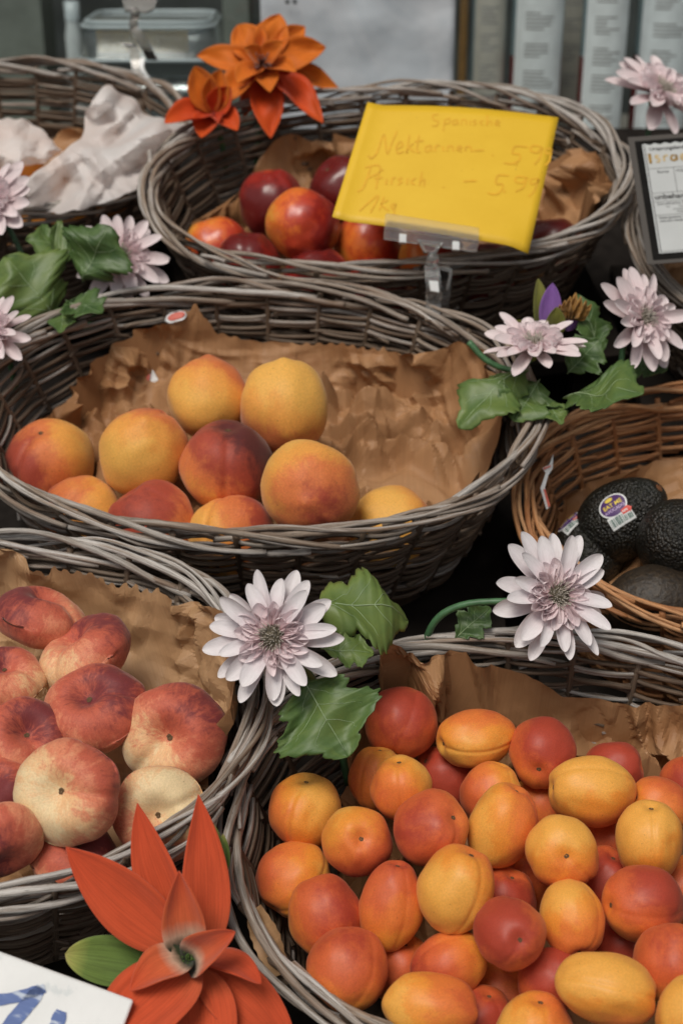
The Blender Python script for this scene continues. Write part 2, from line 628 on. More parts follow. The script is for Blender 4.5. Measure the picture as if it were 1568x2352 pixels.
FR = {}
for kind, mat in (('apricot', M_APR), ('peach', M_PEA), ('nectarine', M_NEC), ('flat', M_FLA)):
    FR[kind] = [mesh_data(kind, *fruit_mesh(kind, kind, 10 * i + 3), mat) for i in range(5)]
SCAR = {'apricot': scar_mesh('stem_scar', 0.0, 0.062), 'peach': scar_mesh('stem_scar', 0.0, 0.06),
        'nectarine': scar_mesh('stem_scar', 0.0, 0.05), 'flat': scar_mesh('stem_scar', 0.0, 0.055)}
FR_NAME = {'apricot': 'apricot', 'peach': 'peach', 'nectarine': 'nectarine', 'flat': 'flat_peach'}
SHIFT = {}


def place_fruit(kind, bkey, rows, group, sep=0.97, iters=320, wmin=-0.066):
    """rows: px, py, half length along stem axis, half width (picture units), height of centre over rim plane (m), axis, blush, blush dir, label [, cleft dir]"""
    b = BK[bkey]
    n = len(rows)
    rays = np.array([ray(r_[0], r_[1]) for r_ in rows])
    rp = np.array([(r_[2] + 2 * r_[3]) / 3 for r_ in rows]) / FPX
    if kind == 'flat':
        rp = np.array([r_[3] * 0.86 for r_ in rows]) / FPX
    dep = np.array([b.hit(r_[0], r_[1], r_[4]) for r_ in rows])
    d0 = dep.copy()
    dmax = np.array([b.hit(r_[0], r_[1], wmin) for r_ in rows])
    for it in range(iters):                   # slide along the view rays until neighbours only touch
        P = CAM + dep[:, None] * rays
        R = rp * dep
        mv = (d0 - dep) * 0.02
        for i in range(n):
            for j in range(i):
                dv = P[i] - P[j]
                dist = np.linalg.norm(dv)
                pen = sep * (R[i] + R[j]) - dist
                if pen > 0:
                    g = (dv @ FW) / (dist + 1e-9)
                    if abs(g) < 0.15:
                        g = 0.15 if d0[i] >= d0[j] else -0.15
                    mv[i] += pen * 0.3 * g
                    mv[j] -= pen * 0.3 * g
        loc = b.local(P)
        k = 1 + TAPER * np.minimum(loc[:, 2], 0) / BH
        e = (np.abs(loc[:, 0] / (b.a * k - 0.86 * R - 0.008)) ** SUP + np.abs(loc[:, 1] / (b.b * k - 0.92 * R - 0.008)) ** SUP) ** (1 / SUP)
        if kind == 'flat':
            e = e * 0.93
        mv += np.where((e > 1) & (loc[:, 1] < 0), np.clip((e - 1) * 0.05, 0, 0.004), 0)
        dep = np.clip(dep + np.clip(mv, -0.004, 0.004), d0 - 0.04, dmax)
    out = []
    for i, r_ in enumerate(rows):
        px, py, L, Wd, w, ax, bl, bd, label = r_[:9]
        rr = random.Random(i * 13 + ord(bkey))
        pos = CAM + dep[i] * rays[i]
        z = cdir(ax)
        if len(r_) > 9:
            xh = cdir(r_[9])
        else:
            xh = cdir((rr.uniform(-1, 1), rr.uniform(-1, 1), rr.uniform(-.4, 1)))
        if abs(unit(xh) @ z) > 0.97:
            xh = cdir((0.3, 0.5, 0.8))
        m = frame_z(pos, z, xh)
        s = dep[i] / FPX
        sc = Matrix.Diagonal((Wd * s, Wd * s, (L if kind != 'flat' else Wd) * s, 1))
        o = link(FR_NAME[kind], FR[kind][rr.randrange(5)], None, m @ sc)
        tag(o, label, FR_NAME[kind].replace('_', ' '), group)
        Rm = np.array(m.to_3x3())
        o['blush'] = float(bl)
        o['blush_dir'] = [float(x) for x in (Rm.T @ cdir(bd))]
        sc_ = link('stem_scar', SCAR[kind], o)
        sc_.location = (0, 0, o.data.vertices[0].co.z + 0.012)      # vertex 0 is the bottom of the stem hollow
        lw = b.local(pos)
        out.append((pos, R[i], lw))
    print(bkey, kind, 'R cm', [round(float(x[1]) * 100, 1) for x in out], 'w cm', [round(float(x[2][2]) * 100, 1) for x in out])
    return out


peaches = [
    (115, 1068, 103, 105, -.012, (-.1, .75, .55), .34, (-.6, -.2, .4), 'orange peach with a deep seam at the far left of the middle basket', (-.5, -.5, .6)),
    (332, 1040, 104, 102, -.012, (-.1, -.6, -.7), .10, (.2, .8, -.2), 'plain yellow peach between the orange one and the dark blushed one', (.6, .2, -1)),
    (482, 918, 97, 97, -.012, (.05, -.95, .05), .17, (.3, .8, -.3), 'pointed yellow peach at the top left of the peach heap', (.3, .2, -1)),
    (653, 935, 106, 107, -.012, (.0, -.88, -.3), .10, (-.3, -.9, 0), 'pointed yellow peach with one brown dot at the top right of the heap', (.3, .2, -1)),
    (522, 1070, 106, 109, -.004, (.05, .85, .45), .64, (.65, .75, .1), 'peach with a dark maroon blush beside its seam, in the heap centre', (.05, -.3, 1)),
    (710, 1125, 114, 114, -.006, (.05, .25, -.9), .16, (.3, -.4, .8), 'largest yellow peach, streaked red, at the right of the heap', (.6, -.8, -.3)),
    (190, 1186, 94, 94, -.024, (.5, .5, -.6), .18, (-.7, .3, .2), 'small yellow peach low behind the rim below the orange peach'),
    (350, 1203, 100, 104, -.014, (-.55, .75, .2), .36, (-.2, .5, .5), 'pink orange peach behind the rim, left of centre', (.6, .3, .6)),
    (532, 1232, 98, 102, -.016, (0, .9, -.2), .30, (.9, .3, 0), 'orange peach with a red right cheek behind the front rim'),
    (895, 1210, 90, 98, -.020, (.6, -.4, -.6), .06, (1, .1, -.4), 'pale yellow peach alone at the right behind the front rim'),
]
nectarines = [
    (625, 468, 80, 78, -.014, (-.1, .8, .2), .78, (0, -.3, .3), 'shiny dark maroon nectarine at the left of the upper heap'),
    (790, 437, 78, 78, -.016, (-.5, .5, .5), .90, (0, 0, 1), 'dark maroon nectarine half hidden by the left edge of the yellow card'),
    (697, 520, 82, 85, -.006, (.2, .6, -.6), .42, (.9, -.2, .3), 'orange red nectarine in front of the two dark ones'),
    (497, 570, 74, 76, -.022, (-.3, .9, .2), .50, (.6, -.5, 0), 'small orange nectarine at the far left of its basket'),
    (568, 608, 78, 80, -.018, (0, .9, .3), .60, (0, .2, .3), 'low dark red nectarine behind the left front rim'),
    (730, 640, 74, 76, -.018, (0, .9, .3), .62, (0, .2, .3), 'dark nectarine top just showing over the front rim'),
    (845, 562, 80, 80, -.010, (.3, .8, .2), .58, (.5, .4, -.2), 'mottled red nectarine below the bottom edge of the yellow card'),
    (992, 596, 78, 78, -.010, (0, .9, .2), .52, (.8, 0, 0), 'red nectarine behind the clear clip of the yellow card'),
    (868, 660, 70, 70, -.020, (0, .9, .2), .55, (0, 0, 1), 'lowest red nectarine peeping over the rim left of the clip'),
    (1115, 624, 70, 72, -.018, (0, .9, .2), .52, (0, 0, 1), 'red nectarine low under the right corner of the yellow card'),
    (1262, 574, 76, 76, -.018, (0, .9, .2), .88, (0, 0, 1), 'very dark nectarine at the right, beside crumpled brown paper'),
]
flats = [
    (92, 1418, 0, 106, -.014, (.25, .85, .15), .50, (-.4, .5, .3), 'dark red flat peach at the top of the heap, seen side on', (1, .2, .5)),
    (198, 1505, 0, 114, -.018, (-.45, .75, .35), .46, (.4, .7, -.2), 'pale orange flat peach half hidden, touching the brown paper', (-.6, -.2, .8)),
    (12, 1560, 0, 92, -.012, (.1, .8, .6), .58, (-.6, .5, 0), 'orange red flat peach cut by the left edge below the top one', (1, 0, .3)),
    (216, 1630, 0, 120, -.004, (-.15, .70, .72), .50, (.2, .4, .2), 'large red flat peach with a wide sunken top in the heap centre', (1, .3, .2)),
    (58, 1700, 0, 106, -.006, (.3, .5, .75), .46, (.3, .6, .2), 'red flat peach split by a deep seam at the left', (.5, -.8, .3)),
    (400, 1692, 0, 127, -.016, (-.12, .12, .95), .40, (.62, .72, .1), 'cream flat peach with a dark maroon crown, nearest the brown paper', (-.7, -.7, 0)),
    (158, 1817, 0, 124, .008, (-.22, .18, .95), .38, (.75, .35, -.5), 'cream and pink flat peach with its stem hollow facing forward', (.95, -.1, 0)),
    (368, 1870, 0, 114, .000, (-.02, .12, .95), .38, (-.3, -.6, -.5), 'cream flat peach behind the two upright orange petals', (.6, .3, 0)),
    (-8, 1812, 0, 84, -.012, (0, .6, .6), .66, (0, 0, 1), 'dark red flat peach sliver at the left picture edge'),
    (-2, 1932, 0, 106, .004, (-.4, .6, -.6), .58, (-.3, -.3, .5), 'smooth pinkish flat peach cut by the left edge behind the front rim'),
    (172, 1966, 0, 106, -.022, (.3, .7, .4), .60, (.4, .6, .1), 'pink red flat peach low behind the front rim', (.3, -.7, .7)),
]
apricots = [
    (920, 1661, 86, 83, -.016, (-.3, -.75, .45), .60, (0, .3, .3), 'round red apricot at the back left beside a green leaf', (-.3, -.7, .5)),
    (1092, 1696, 93, 70, -.016, (-.93, -.1, .3), .16, (.1, .95, -.2), 'yellow apricot lying on its side with a notch at its left end', (0, -.3, 1)),
    (1247, 1727, 88, 79, -.014, (-.25, -.35, .85), .62, (.2, .4, .3), 'red apricot with a seam, standing at the back centre', (-.1, -.9, .3)),
    (1355, 1816, 102, 82, -.004, (-.97, .1, .1), .06, (.3, -.8, 0), 'big plain yellow apricot lying sideways at the back right', (0, .7, .6)),
    (1408, 1768, 72, 66, -.024, (.8, .2, .3), .72, (0, .2, .3), 'dark red apricot peeping from behind the sideways yellow one'),
    (865, 1785, 74, 64, -.018, (.1, .9, .1), .16, (-.4, 0, .2), 'yellow apricot half hidden at the left under the round red one', (-.6, .1, .8)),
    (922, 1810, 77, 73, -.008, (-.1, .9, .3), .14, (-.3, -.1, .3), 'yellow apricot with a thin seam, upright at the left', (-.1, .5, .8)),
    (1025, 1785, 80, 76, -.048, (-.6, .5, .3), .72, (0, 0, 1), 'dark red apricot deep in a gap behind the front row'),
    (1127, 1822, 76, 70, -.020, (.3, .8, 0), .34, (-.8, -.2, .2), 'peach pink apricot half hidden below the notched yellow one'),
    (700, 1863, 84, 87, -.016, (.05, .93, .25), .14, (-.9, -.4, 0), 'golden apricot nearest the left basket wall'),
    (820, 1932, 92, 82, -.006, (.1, .28, .93), .44, (.3, -.5, .1), 'half red half yellow apricot with stem pit and seam facing forward', (-.4, -.9, 0)),
    (990, 1904, 94, 85, .002, (.55, .45, .65), .46, (-.2, .1, .3), 'salmon pink apricot with its hollow at the upper right', (0, -.9, .4)),
    (1152, 1897, 102, 77, .008, (.35, .9, .1), .20, (.9, .1, .1), 'tall yellow apricot with a red right cheek in the middle', (.9, 0, .3)),
    (1290, 1957, 75, 86, .000, (0, .1, .97), .16, (.2, -.8, .1), 'yellow apricot with a brown stem pit facing straight forward', (.7, -.7, 0)),
    (1490, 1931, 93, 80, .000, (.0, .93, .25), .07, (.4, -.7, 0), 'yellow apricot with a faint seam at the right edge', (-.1, .2, 1)),
    (1515, 1850, 74, 66, -.014, (-.8, .3, .2), .32, (.3, .3, 0), 'orange apricot wedged behind the seamed yellow one at the right edge'),
    (1250, 1852, 80, 76, -.048, (0, .9, .2), .16, (0, 0, 1), 'shaded yellow apricot in the gap left of the sideways one'),
    (1590, 1812, 80, 76, -.048, (0, .9, .2), .66, (0, 0, 1), 'red apricot sliver at the right edge near the brown paper'),
    (672, 2018, 88, 86, -.012, (-.55, -.7, .4), .28, (-.7, .2, .1), 'yellow and red apricot at the left, above the torn grey paper', (.2, -.4, .8)),
    (745, 2102, 92, 87, -.002, (-.3, .8, -.3), .50, (.2, .2, .3), 'rosy apricot with a pale bloom at the lower left'),
    (898, 2080, 108, 74, .002, (.15, .95, .05), .40, (-.1, .85, .2), 'tall apricot with red shoulders and a golden base', (.4, .3, .8)),
    (1048, 2041, 104, 89, .014, (.35, .88, .2), .06, (.5, .6, -.4), 'tall pale yellow apricot notched at the top, in the middle', (.4, .7, .4)),
    (1170, 2142, 99, 82, .010, (.15, .10, .97), .66, (-.2, .2, .3), 'wine red apricot with a white scuff beside its stem pit', (-.5, -.85, 0)),
    (1312, 2109, 92, 75, .004, (.1, -.72, .6), .22, (.3, -.7, .3), 'golden apricot standing stem down beside the wine red one', (.6, 0, .7)),
    (1475, 2075, 98, 87, .008, (-.92, .05, .35), .64, (.3, .3, .1), 'dark rosy apricot with a pale yellow stem end, at the right', (0, -.1, 1)),
    (800, 2225, 96, 93, .008, (.1, .8, -.5), .42, (0, .6, .4), 'round salmon apricot at the lower left behind the rim'),
    (1030, 2216, 92, 74, .006, (.85, .4, 0), .44, (-.5, -.1, .3), 'red orange apricot lying below the tall pale yellow one'),
    (990, 2312, 112, 78, .010, (.95, -.1, 0), .24, (.9, .1, .1), 'orange apricot lying sideways behind the front rim'),
    (1265, 2250, 80, 72, .000, (.7, .5, .1), .66, (0, .3, .3), 'mauve red apricot tucked behind the largest yellow one'),
    (1395, 2272, 118, 85, .020, (.95, -.2, .1), .07, (.2, -.9, .1), 'largest yellow apricot lying sideways in the foreground', (.2, .3, .9)),
    (1545, 2212, 94, 92, .010, (0, .8, -.3), .38, (-.2, .5, .4), 'smooth orange pink apricot at the lower right edge'),
    (1228, 2372, 96, 90, .016, (.1, .9, .3), .10, (.3, .2, 0), 'yellow apricot with a seam cut by the bottom edge', (.2, .5, .8)),
    (1588, 2335, 98, 82, .018, (0, .9, .1), .08, (0, -.6, 0), 'yellow apricot in the bottom right corner'),
    (1195, 2022, 80, 76, -.048, (.2, .8, .3), .26, (0, 0, 1), 'shaded golden apricot deep below the tall one with a red cheek'),
    (1392, 1935, 80, 76, -.048, (.2, .8, .3), .28, (0, 0, 1), 'shaded orange apricot below the sideways yellow one'),
    (1388, 2025, 80, 76, -.048, (.2, .8, .3), .68, (0, 0, 1), 'shaded dark red apricot right of the forward facing stem pit'),
    (915, 2222, 80, 76, -.048, (.2, .8, .3), .34, (0, 0, 1), 'shaded orange apricot in a gap right of the round salmon one'),
    (1150, 2282, 80, 76, -.048, (.2, .8, .3), .26, (0, 0, 1), 'shaded golden apricot under the wine red one'),
    (1105, 2342, 80, 76, -.048, (.2, .8, .3), .62, (0, 0, 1), 'shaded red apricot in a gap at the bottom edge'),
    (1420, 2165, 80, 76, -.048, (.2, .8, .3), .72, (0, 0, 1), 'shaded dark red apricot between the golden and the rosy ones'),
    (1560, 2045, 80, 76, -.048, (.2, .8, .3), .34, (0, 0, 1), 'shaded orange apricot at the right edge under the seamed yellow one'),
    (1158, 2070, 80, 76, -.048, (.2, .8, .3), .60, (0, 0, 1), 'shaded red apricot just above the wine red one'),
]
pp = place_fruit('peach', 'P', peaches, 'yellow peaches in the middle basket')
pn = place_fruit('nectarine', 'N', nectarines, 'nectarines behind the yellow card')
pf = place_fruit('flat', 'F', flats, 'flat peaches in the lower left basket', sep=0.9)
pc = place_fruit('apricot', 'C', apricots, 'apricots in the lower right basket', sep=0.95)
# ------------------------------------------------------------------ brown paper liners


def tri(x):
    return np.abs((x % 1.0) - 0.5) * 2 - 0.5


def vnoise(x, y, z, f):
    return np.array([noise.noise(Vector((a_ * f, b_ * f, z))) for a_, b_ in zip(x.ravel(), y.ravel())]).reshape(x.shape)


def crumple(x, y, seed, n=8, slope=0.6, floor=0.04, lines=26):
    """sharp folds in metres: patchy warped triangle waves plus single long creases"""
    r = random.Random(seed)
    w1, w2 = vnoise(x, y, seed, 16.0), vnoise(x, y, seed + 9.5, 16.0)
    xx, yy = x + w1 * 0.010, y + w2 * 0.010
    m1, m2 = vnoise(x, y, seed + 31, 13.0), vnoise(x, y, seed + 57, 17.0)
    h = np.zeros_like(x)
    for i in range(n):
        a_ = r.uniform(0, math.pi)
        fr = r.uniform(14, 20) * 1.5 ** (i % 4)
        msk = np.clip((m1 if i % 2 else m2) * 2.4 + r.uniform(-.22, 0.34), floor, 1)
        h += tri((xx * math.cos(a_) + yy * math.sin(a_)) * fr + r.random()) / fr * slope * msk
    sx, sy = np.ptp(x) / 2, np.ptp(y) / 2
    for i in range(lines):
        cx, cy, a_, ln = r.uniform(-sx, sx) + x.mean(), r.uniform(-sy, sy) + y.mean(), r.uniform(0, math.pi), r.uniform(.02, .07)
        dx, dy = xx - cx, yy - cy
        u_, v_ = dx * math.cos(a_) + dy * math.sin(a_), -dx * math.sin(a_) + dy * math.cos(a_)
        h += r.choice((-1, 1)) * r.uniform(.0008, .0022) * np.clip(1 - np.abs(v_) / r.uniform(.004, .010), 0, 1) * np.clip(1.3 - np.abs(u_) / ln, 0, 1)
    return h


def kraft_mat(name, c0, c1, stain, stain_amt=0.5):
    t = NT(name)
    uv = t.node('UVMap').outputs[0]
    n1 = t.noise(uv, 9.0, 4, 0.6)
    n2 = t.noise(t.scale(uv, (500.0, 30.0, 1.0)), 1.0, 3, 0.6)
    c = t.ramp(n1, [(0.3, c0), (0.7, c1)])
    st = t.step(t.noise(uv, 6.0, 5, 0.6, 0.8), 0.50, 0.56)
    c = t.mix(t.math('MULTIPLY', st, stain_amt), c, stain)
    c = t.mix(0.22, c, t.ramp(n2, [(0.3, (0.45, 0.45, 0.45)), (0.7, (1, 1, 1))]), 'MULTIPLY')
    t.set(Base_Color=c, Roughness=0.55, Specular_IOR_Level=0.3)
    t.bump(t.math('ADD', n2, t.math('MULTIPLY', t.noise(uv, 45, 5, 0.65), 2.0)), 0.25, 0.0012)
    return t.m


KRAFT = kraft_mat('brown_kraft_paper', (0.32, 0.162, 0.070), (0.43, 0.24, 0.118), (0.23, 0.095, 0.032))
KRAFT2 = kraft_mat('worn_kraft_paper', (0.35, 0.195, 0.092), (0.50, 0.32, 0.175), (0.24, 0.11, 0.040), 0.6)


def profile(wf, s):
    s = np.asarray(s, float)
    e = np.where(s < 0.6, s / 0.6 * 0.70, 0)
    w = np.where(s < 0.6, wf, 0)
    u = np.clip((s - 0.6) / 0.4, 0, 1)
    eb = (1 - u) ** 2 * 0.70 + 2 * u * (1 - u) * 0.862 + u ** 2 * 0.908
    wb = (1 - u) ** 2 * wf + 2 * u * (1 - u) * wf + u ** 2 * (-0.006)
    over = np.clip(s - 1, 0, None)
    e = np.where(s < 0.6, e, eb + over * 0.12)
    w = np.where(s < 0.6, w, wb + over * 0.11)
    return e, w


LIN = {}


def liner(key, label, wf, outline, front_s, amp, seed, mat, teeth=(), nth=480, ns=100, fruit=()):
    b = BK[key]

    def surf(th, s):
        e, w = profile(wf, s)
        p = b.rim(th, w, 0.0, k=e)
        return p
    TH, S = np.meshgrid(np.linspace(0, 2 * math.pi, 361)[:-1], np.linspace(0.3, 1.35, 80), indexing='ij')
    q = proj(b.world(surf(TH.ravel(), S.ravel())))
    pts = []
    for (x, y) in outline:
        i = np.argmin((q[:, 0] - x) ** 2 + (q[:, 1] - y) ** 2)
        t_ = TH.ravel()[i]
        pts.append((t_ - 2 * math.pi if t_ > 1.5 * math.pi else t_, S.ravel()[i]))
    pts.sort()
    ths = np.array([p[0] for p in pts])
    ss = np.array([p[1] for p in pts])
    lo, hi = ths[0], ths[-1]
    ths = np.concatenate([[lo - 0.45], ths, [hi + 0.45]])
    ss = np.concatenate([[front_s], ss, [front_s]])
    th = np.linspace(lo - 0.6, lo - 0.6 + 2 * math.pi, nth, endpoint=False)
    smax = np.interp(th, ths, ss, left=front_s, right=front_s)
    r = random.Random(seed)
    smax = smax + np.array([0.012 * noise.noise(Vector((t_ * 9, seed, 0))) + 0.004 * noise.noise(Vector((t_ * 30, seed, 5))) for t_ in th])
    for (t0, t1) in teeth:
        mk = (th > math.radians(t0)) & (th < math.radians(t1))
        smax = smax + np.where(mk, 0.010 * (np.arange(nth) // 2 % 2), 0)
    sv = np.linspace(0.0, 1, ns) ** 0.8
    Sg = smax[:, None] * sv[None, :]
    TG = np.repeat(th[:, None], ns, 1)
    p = surf(TG, Sg)
    du = np.gradient(p, axis=0)
    dv = np.gradient(p, axis=1)
    nrm = np.cross(du, dv)
    ln = np.linalg.norm(nrm, axis=-1, keepdims=True)
    nrm = np.where(ln > 1e-10, nrm / np.maximum(ln, 1e-10), np.array([0, 0, 1.0]))
    nrm = np.where(nrm[..., 2:3] < 0, -nrm, nrm)
    ux = Sg * np.cos(TG) * b.a
    uy = Sg * np.sin(TG) * b.b * 1.15
    h = crumple(ux, uy, seed)
    p = p + nrm * (amp * (h - h.mean()) * np.clip(Sg * 2.5, 0, 1))[..., None]
    # moulded round the fruit that lies on it
    for (pos, R, lc) in fruit:
        rho = np.hypot(p[..., 0] - lc[0], p[..., 1] - lc[1])
        R = R * 1.03
        bot = lc[2] - np.sqrt(np.maximum(R * R - rho * rho, 0))
        p[..., 2] = np.where(rho < R, np.minimum(p[..., 2], np.maximum(bot, -BH + 0.008)), p[..., 2])
    # keep inside the wall
    k = 1 + TAPER * np.minimum(p[..., 2], 0) / BH
    e = (np.abs(p[..., 0] / (b.a * k)) ** SUP + np.abs(p[..., 1] / (b.b * k)) ** SUP) ** (1 / SUP)
    lim = 0.946
    fac = np.where(e > lim, lim / np.maximum(e, 1e-6), 1.0)
    p[..., 0] *= fac
    p[..., 1] *= fac
    o = obj('paper_liner', p.reshape(-1, 3), grid_faces(nth, ns, True), mat, None, uv=np.stack([ux, uy], -1).reshape(-1, 2), matrix=b.m, smooth=False)
    LIN[key] = BVHTree.FromPolygons([V(q_) for q_ in b.world(p.reshape(-1, 3))], grid_faces(nth, ns, True))
    tag(o, label, 'paper', 'brown paper liners in the baskets')
    return o


liner('P', 'crumpled brown paper lining the middle basket under the yellow peaches', -0.078,
      [(75, 1005), (130, 930), (190, 860), (300, 765), (400, 728), (450, 716), (500, 762), (560, 778), (700, 790), (800, 800), (900, 812), (1000, 800),
       (1100, 800), (1150, 880), (1150, 980), (1100, 1080), (1000, 1180)], 0.66, 1.0, 11, KRAFT, teeth=((95, 115), (58, 84)), fruit=pp)
liner('N', 'crumpled brown paper in the upper basket behind the dark nectarines', -0.080,
      [(470, 560), (540, 470), (600, 370), (640, 312), (760, 300), (900, 330), (1100, 380), (1250, 365), (1330, 337), (1390, 420), (1340, 500)], 0.62, 1.3, 12, KRAFT, fruit=pn)
liner('F', 'worn tan brown paper lining the lower left basket of flat peaches', -0.074,
      [(0, 1262), (60, 1290), (110, 1322), (130, 1310), (250, 1335), (330, 1360), (420, 1388), (510, 1400), (560, 1480), (600, 1600), (600, 1660), (560, 1745), (480, 1850)],
      0.70, 0.55, 13, KRAFT2, teeth=((40, 100),), fruit=[(p_, r_ * 0.72, l_) for p_, r_, l_ in pf])
liner('C', 'dark creased brown paper standing behind the heap of apricots', -0.090,
      [(790, 1800), (820, 1680), (840, 1570), (880, 1475), (960, 1505), (1060, 1500), (1085, 1522), (1200, 1548), (1290, 1602), (1400, 1610), (1568, 1625), (1700, 1700)],
      0.60, 1.1, 14, KRAFT, fruit=pc)
liner('A', 'brown paper lining the tan basket behind the avocados', -0.062, [(1300, 1160), (1360, 1110), (1420, 1085), (1500, 1062), (1568, 1052), (1700, 1040)], 0.62, 1.0, 15, KRAFT)
liner('R', 'greyish brown paper in the right edge basket behind the sign', -0.050, [(1440, 420), (1470, 380), (1560, 350), (1700, 340)], 0.8, 1.0, 16, KRAFT2, nth=240, ns=50)
liner('L', 'brown paper at the bottom of the basket of wrapped oranges', -0.070, [(-100, 330), (100, 300), (300, 300)], 0.6, 1.0, 17, KRAFT, nth=240, ns=50)

# ------------------------------------------------------------------ avocados
t = NT('dark_avocado_skin')
co = t.node('TexCoord').outputs['Object']
vo = t.node('TexVoronoi')
t.put(vo.inputs['Vector'], co)
vo.inputs['Scale'].default_value = 420.0
nb = t.noise(co, 260, 4, 0.6)
na = t.noise(co, 30, 3)
hgt = t.math('ADD', t.math('MULTIPLY', vo.outputs['Distance'], -0.8), nb)
t.set(Base_Color=t.mix(t.step(hgt, -0.2, 0.5), (0.006, 0.006, 0.005), t.ramp(na, [(0.35, (0.012, 0.014, 0.008)), (0.7, (0.026, 0.018, 0.011))])),
      Roughness=0.42, Specular_IOR_Level=0.5)
t.bump(hgt, 0.9, 0.0022)
M_AVO = t.m
t = NT('brown_avocado_skin')
co = t.node('TexCoord').outputs['Object']
nb = t.noise(co, 300, 4, 0.6)
t.set(Base_Color=t.ramp(nb, [(0.35, (0.012, 0.008, 0.005)), (0.7, (0.045, 0.03, 0.016))]), Roughness=0.5)
t.bump(nb, 0.7, 0.0016)
M_AVOB = t.m


def avocado(px, py, w, ax, length, rad, label, mat=None, seed=0):
    b = BK['A']
    dep = b.hit(px, py, w)
    vs_ = []
    nu, nv = 56, 44
    off = Vector((seed * 3.7, 1, 2))
    for i in range(nu):
        ph = 2 * math.pi * i / nu
        for j in range(nv):
            u = j / (nv - 1)
            th = math.pi * u
            z = math.cos(th)
            rr = math.sin(th) * (1 - 0.20 * max(0, z) ** 0.9 - 0.03 * z)
            q = Vector((rr * math.cos(ph), rr * math.sin(ph), z))
            k = 1 + 0.03 * noise.noise(q * 1.6 + off) + 0.006 * noise.noise(q * 9 + off)
            dz = 0.05 * math.exp(-(th / 0.16) ** 2)
            vs_.append((q.x * rad * k, q.y * rad * k, (q.z - dz) * length / 2 * k))
    m = frame_z(at(px, py, dep), cdir(ax), cdir((0.2, -.3, 1)))
    o = obj('avocado', vs_, grid_faces(nu, nv, True), mat or M_AVO, None, matrix=m)
    tag(o, label, 'avocado', 'avocados in the tan basket')
    v = []
    for i in range(10):
        a_ = i * 2 * math.pi / 10
        v.append((0.0042 * math.cos(a_), 0.0042 * math.sin(a_), length / 2 * 0.945))
    for i in range(10):
        a_ = i * 2 * math.pi / 10
        v.append((0.0028 * math.cos(a_), 0.0028 * math.sin(a_), length / 2 * 0.965))
    obj('stem_button', v, [(i, (i + 1) % 10, 10 + (i + 1) % 10, 10 + i) for i in range(10)] + [tuple(range(10, 20))], M_BUTTON, o)
    return o, vs_, grid_faces(nu, nv, True), m


M_BUTTON = plain('avocado_stem', (0.16, 0.06, 0.02), 0.7, 0.3, 300)
av1 = avocado(1428, 1192, -.022, (.55, .55, .55), 0.092, 0.0335, 'large avocado with a purple and white sticker facing forward', None, 1)
avocado(1560, 1248, -.010, (.3, -.3, -.85), 0.094, 0.0345, 'knobbly black avocado at the right edge', None, 2)
avocado(1512, 1385, -.030, (.9, .1, .1), 0.088, 0.0310, 'brownish avocado lying lowest behind the tan front rim', M_AVOB, 3)
av2 = avocado(1362, 1250, -.050, (.45, .7, -.3), 0.088, 0.0310, 'shaded avocado at the left with a sticker turned away', None, 4)


def text_mesh(body, size, bold=0.0, align='LEFT'):
    cu = bpy.data.curves.new('txt', 'FONT')
    cu.body, cu.size, cu.align_x, cu.offset = body, size, align, bold
    ob = bpy.data.objects.new('txt', cu)
    col.objects.link(ob)
    dg = bpy.context.evaluated_depsgraph_get()
    me = bpy.data.meshes.new_from_object(ob.evaluated_get(dg))
    v = [tuple(x.co) for x in me.vertices]
    f = [tuple(p.vertices) for p in me.polygons]
    bpy.data.objects.remove(ob)
    bpy.data.curves.remove(cu)
    bpy.data.meshes.remove(me)
    return v, f


def flat_mat(name, c, rough=0.45):
    return plain(name, c, rough, 0.06, 200)


M_WHITE = flat_mat('white_label', (0.72, 0.74, 0.74))
M_PURPLE = flat_mat('purple_print', (0.07, 0.025, 0.13))
M_YEL = flat_mat('yellow_print', (0.72, 0.55, 0.08))
M_RED = flat_mat('red_print', (0.62, 0.05, 0.03))
M_BLACK = flat_mat('black_print', (0.01, 0.01, 0.01))
M_LILAC = flat_mat('lilac_print', (0.55, 0.42, 0.66))
M_GREENINK = flat_mat('green_ink', (0.02, 0.10, 0.07))


def disc(cx, cy, rx, ry, n=28, a0=0.0):
    return [(cx + rx * math.cos(a0 + 2 * math.pi * i / n), cy + ry * math.sin(a0 + 2 * math.pi * i / n), 0) for i in range(n)], [tuple(range(n))]


def rect(x0, y0, x1, y1):
    return [(x0, y0, 0), (x1, y0, 0), (x1, y1, 0), (x0, y1, 0)], [(0, 1, 2, 3)]


def refine(v, f, maxlen):
    import bmesh
    bm = bmesh.new()
    vs2 = [bm.verts.new(x) for x in v]
    for ff in f:
        try:
            bm.faces.new([vs2[i] for i in ff])
        except ValueError:
            pass
    bmesh.ops.triangulate(bm, faces=bm.faces)
    for _ in range(4):
        es = [e for e in bm.edges if e.calc_length() > maxlen]
        if not es:
            break
        bmesh.ops.subdivide_edges(bm, edges=es, cuts=1)
        bmesh.ops.triangulate(bm, faces=[q for q in bm.faces if len(q.verts) > 3])
    bm.verts.index_update()
    v2 = [tuple(x.co) for x in bm.verts]
    f2 = [tuple(x.index for x in q.verts) for q in bm.faces]
    bm.free()
    return v2, f2


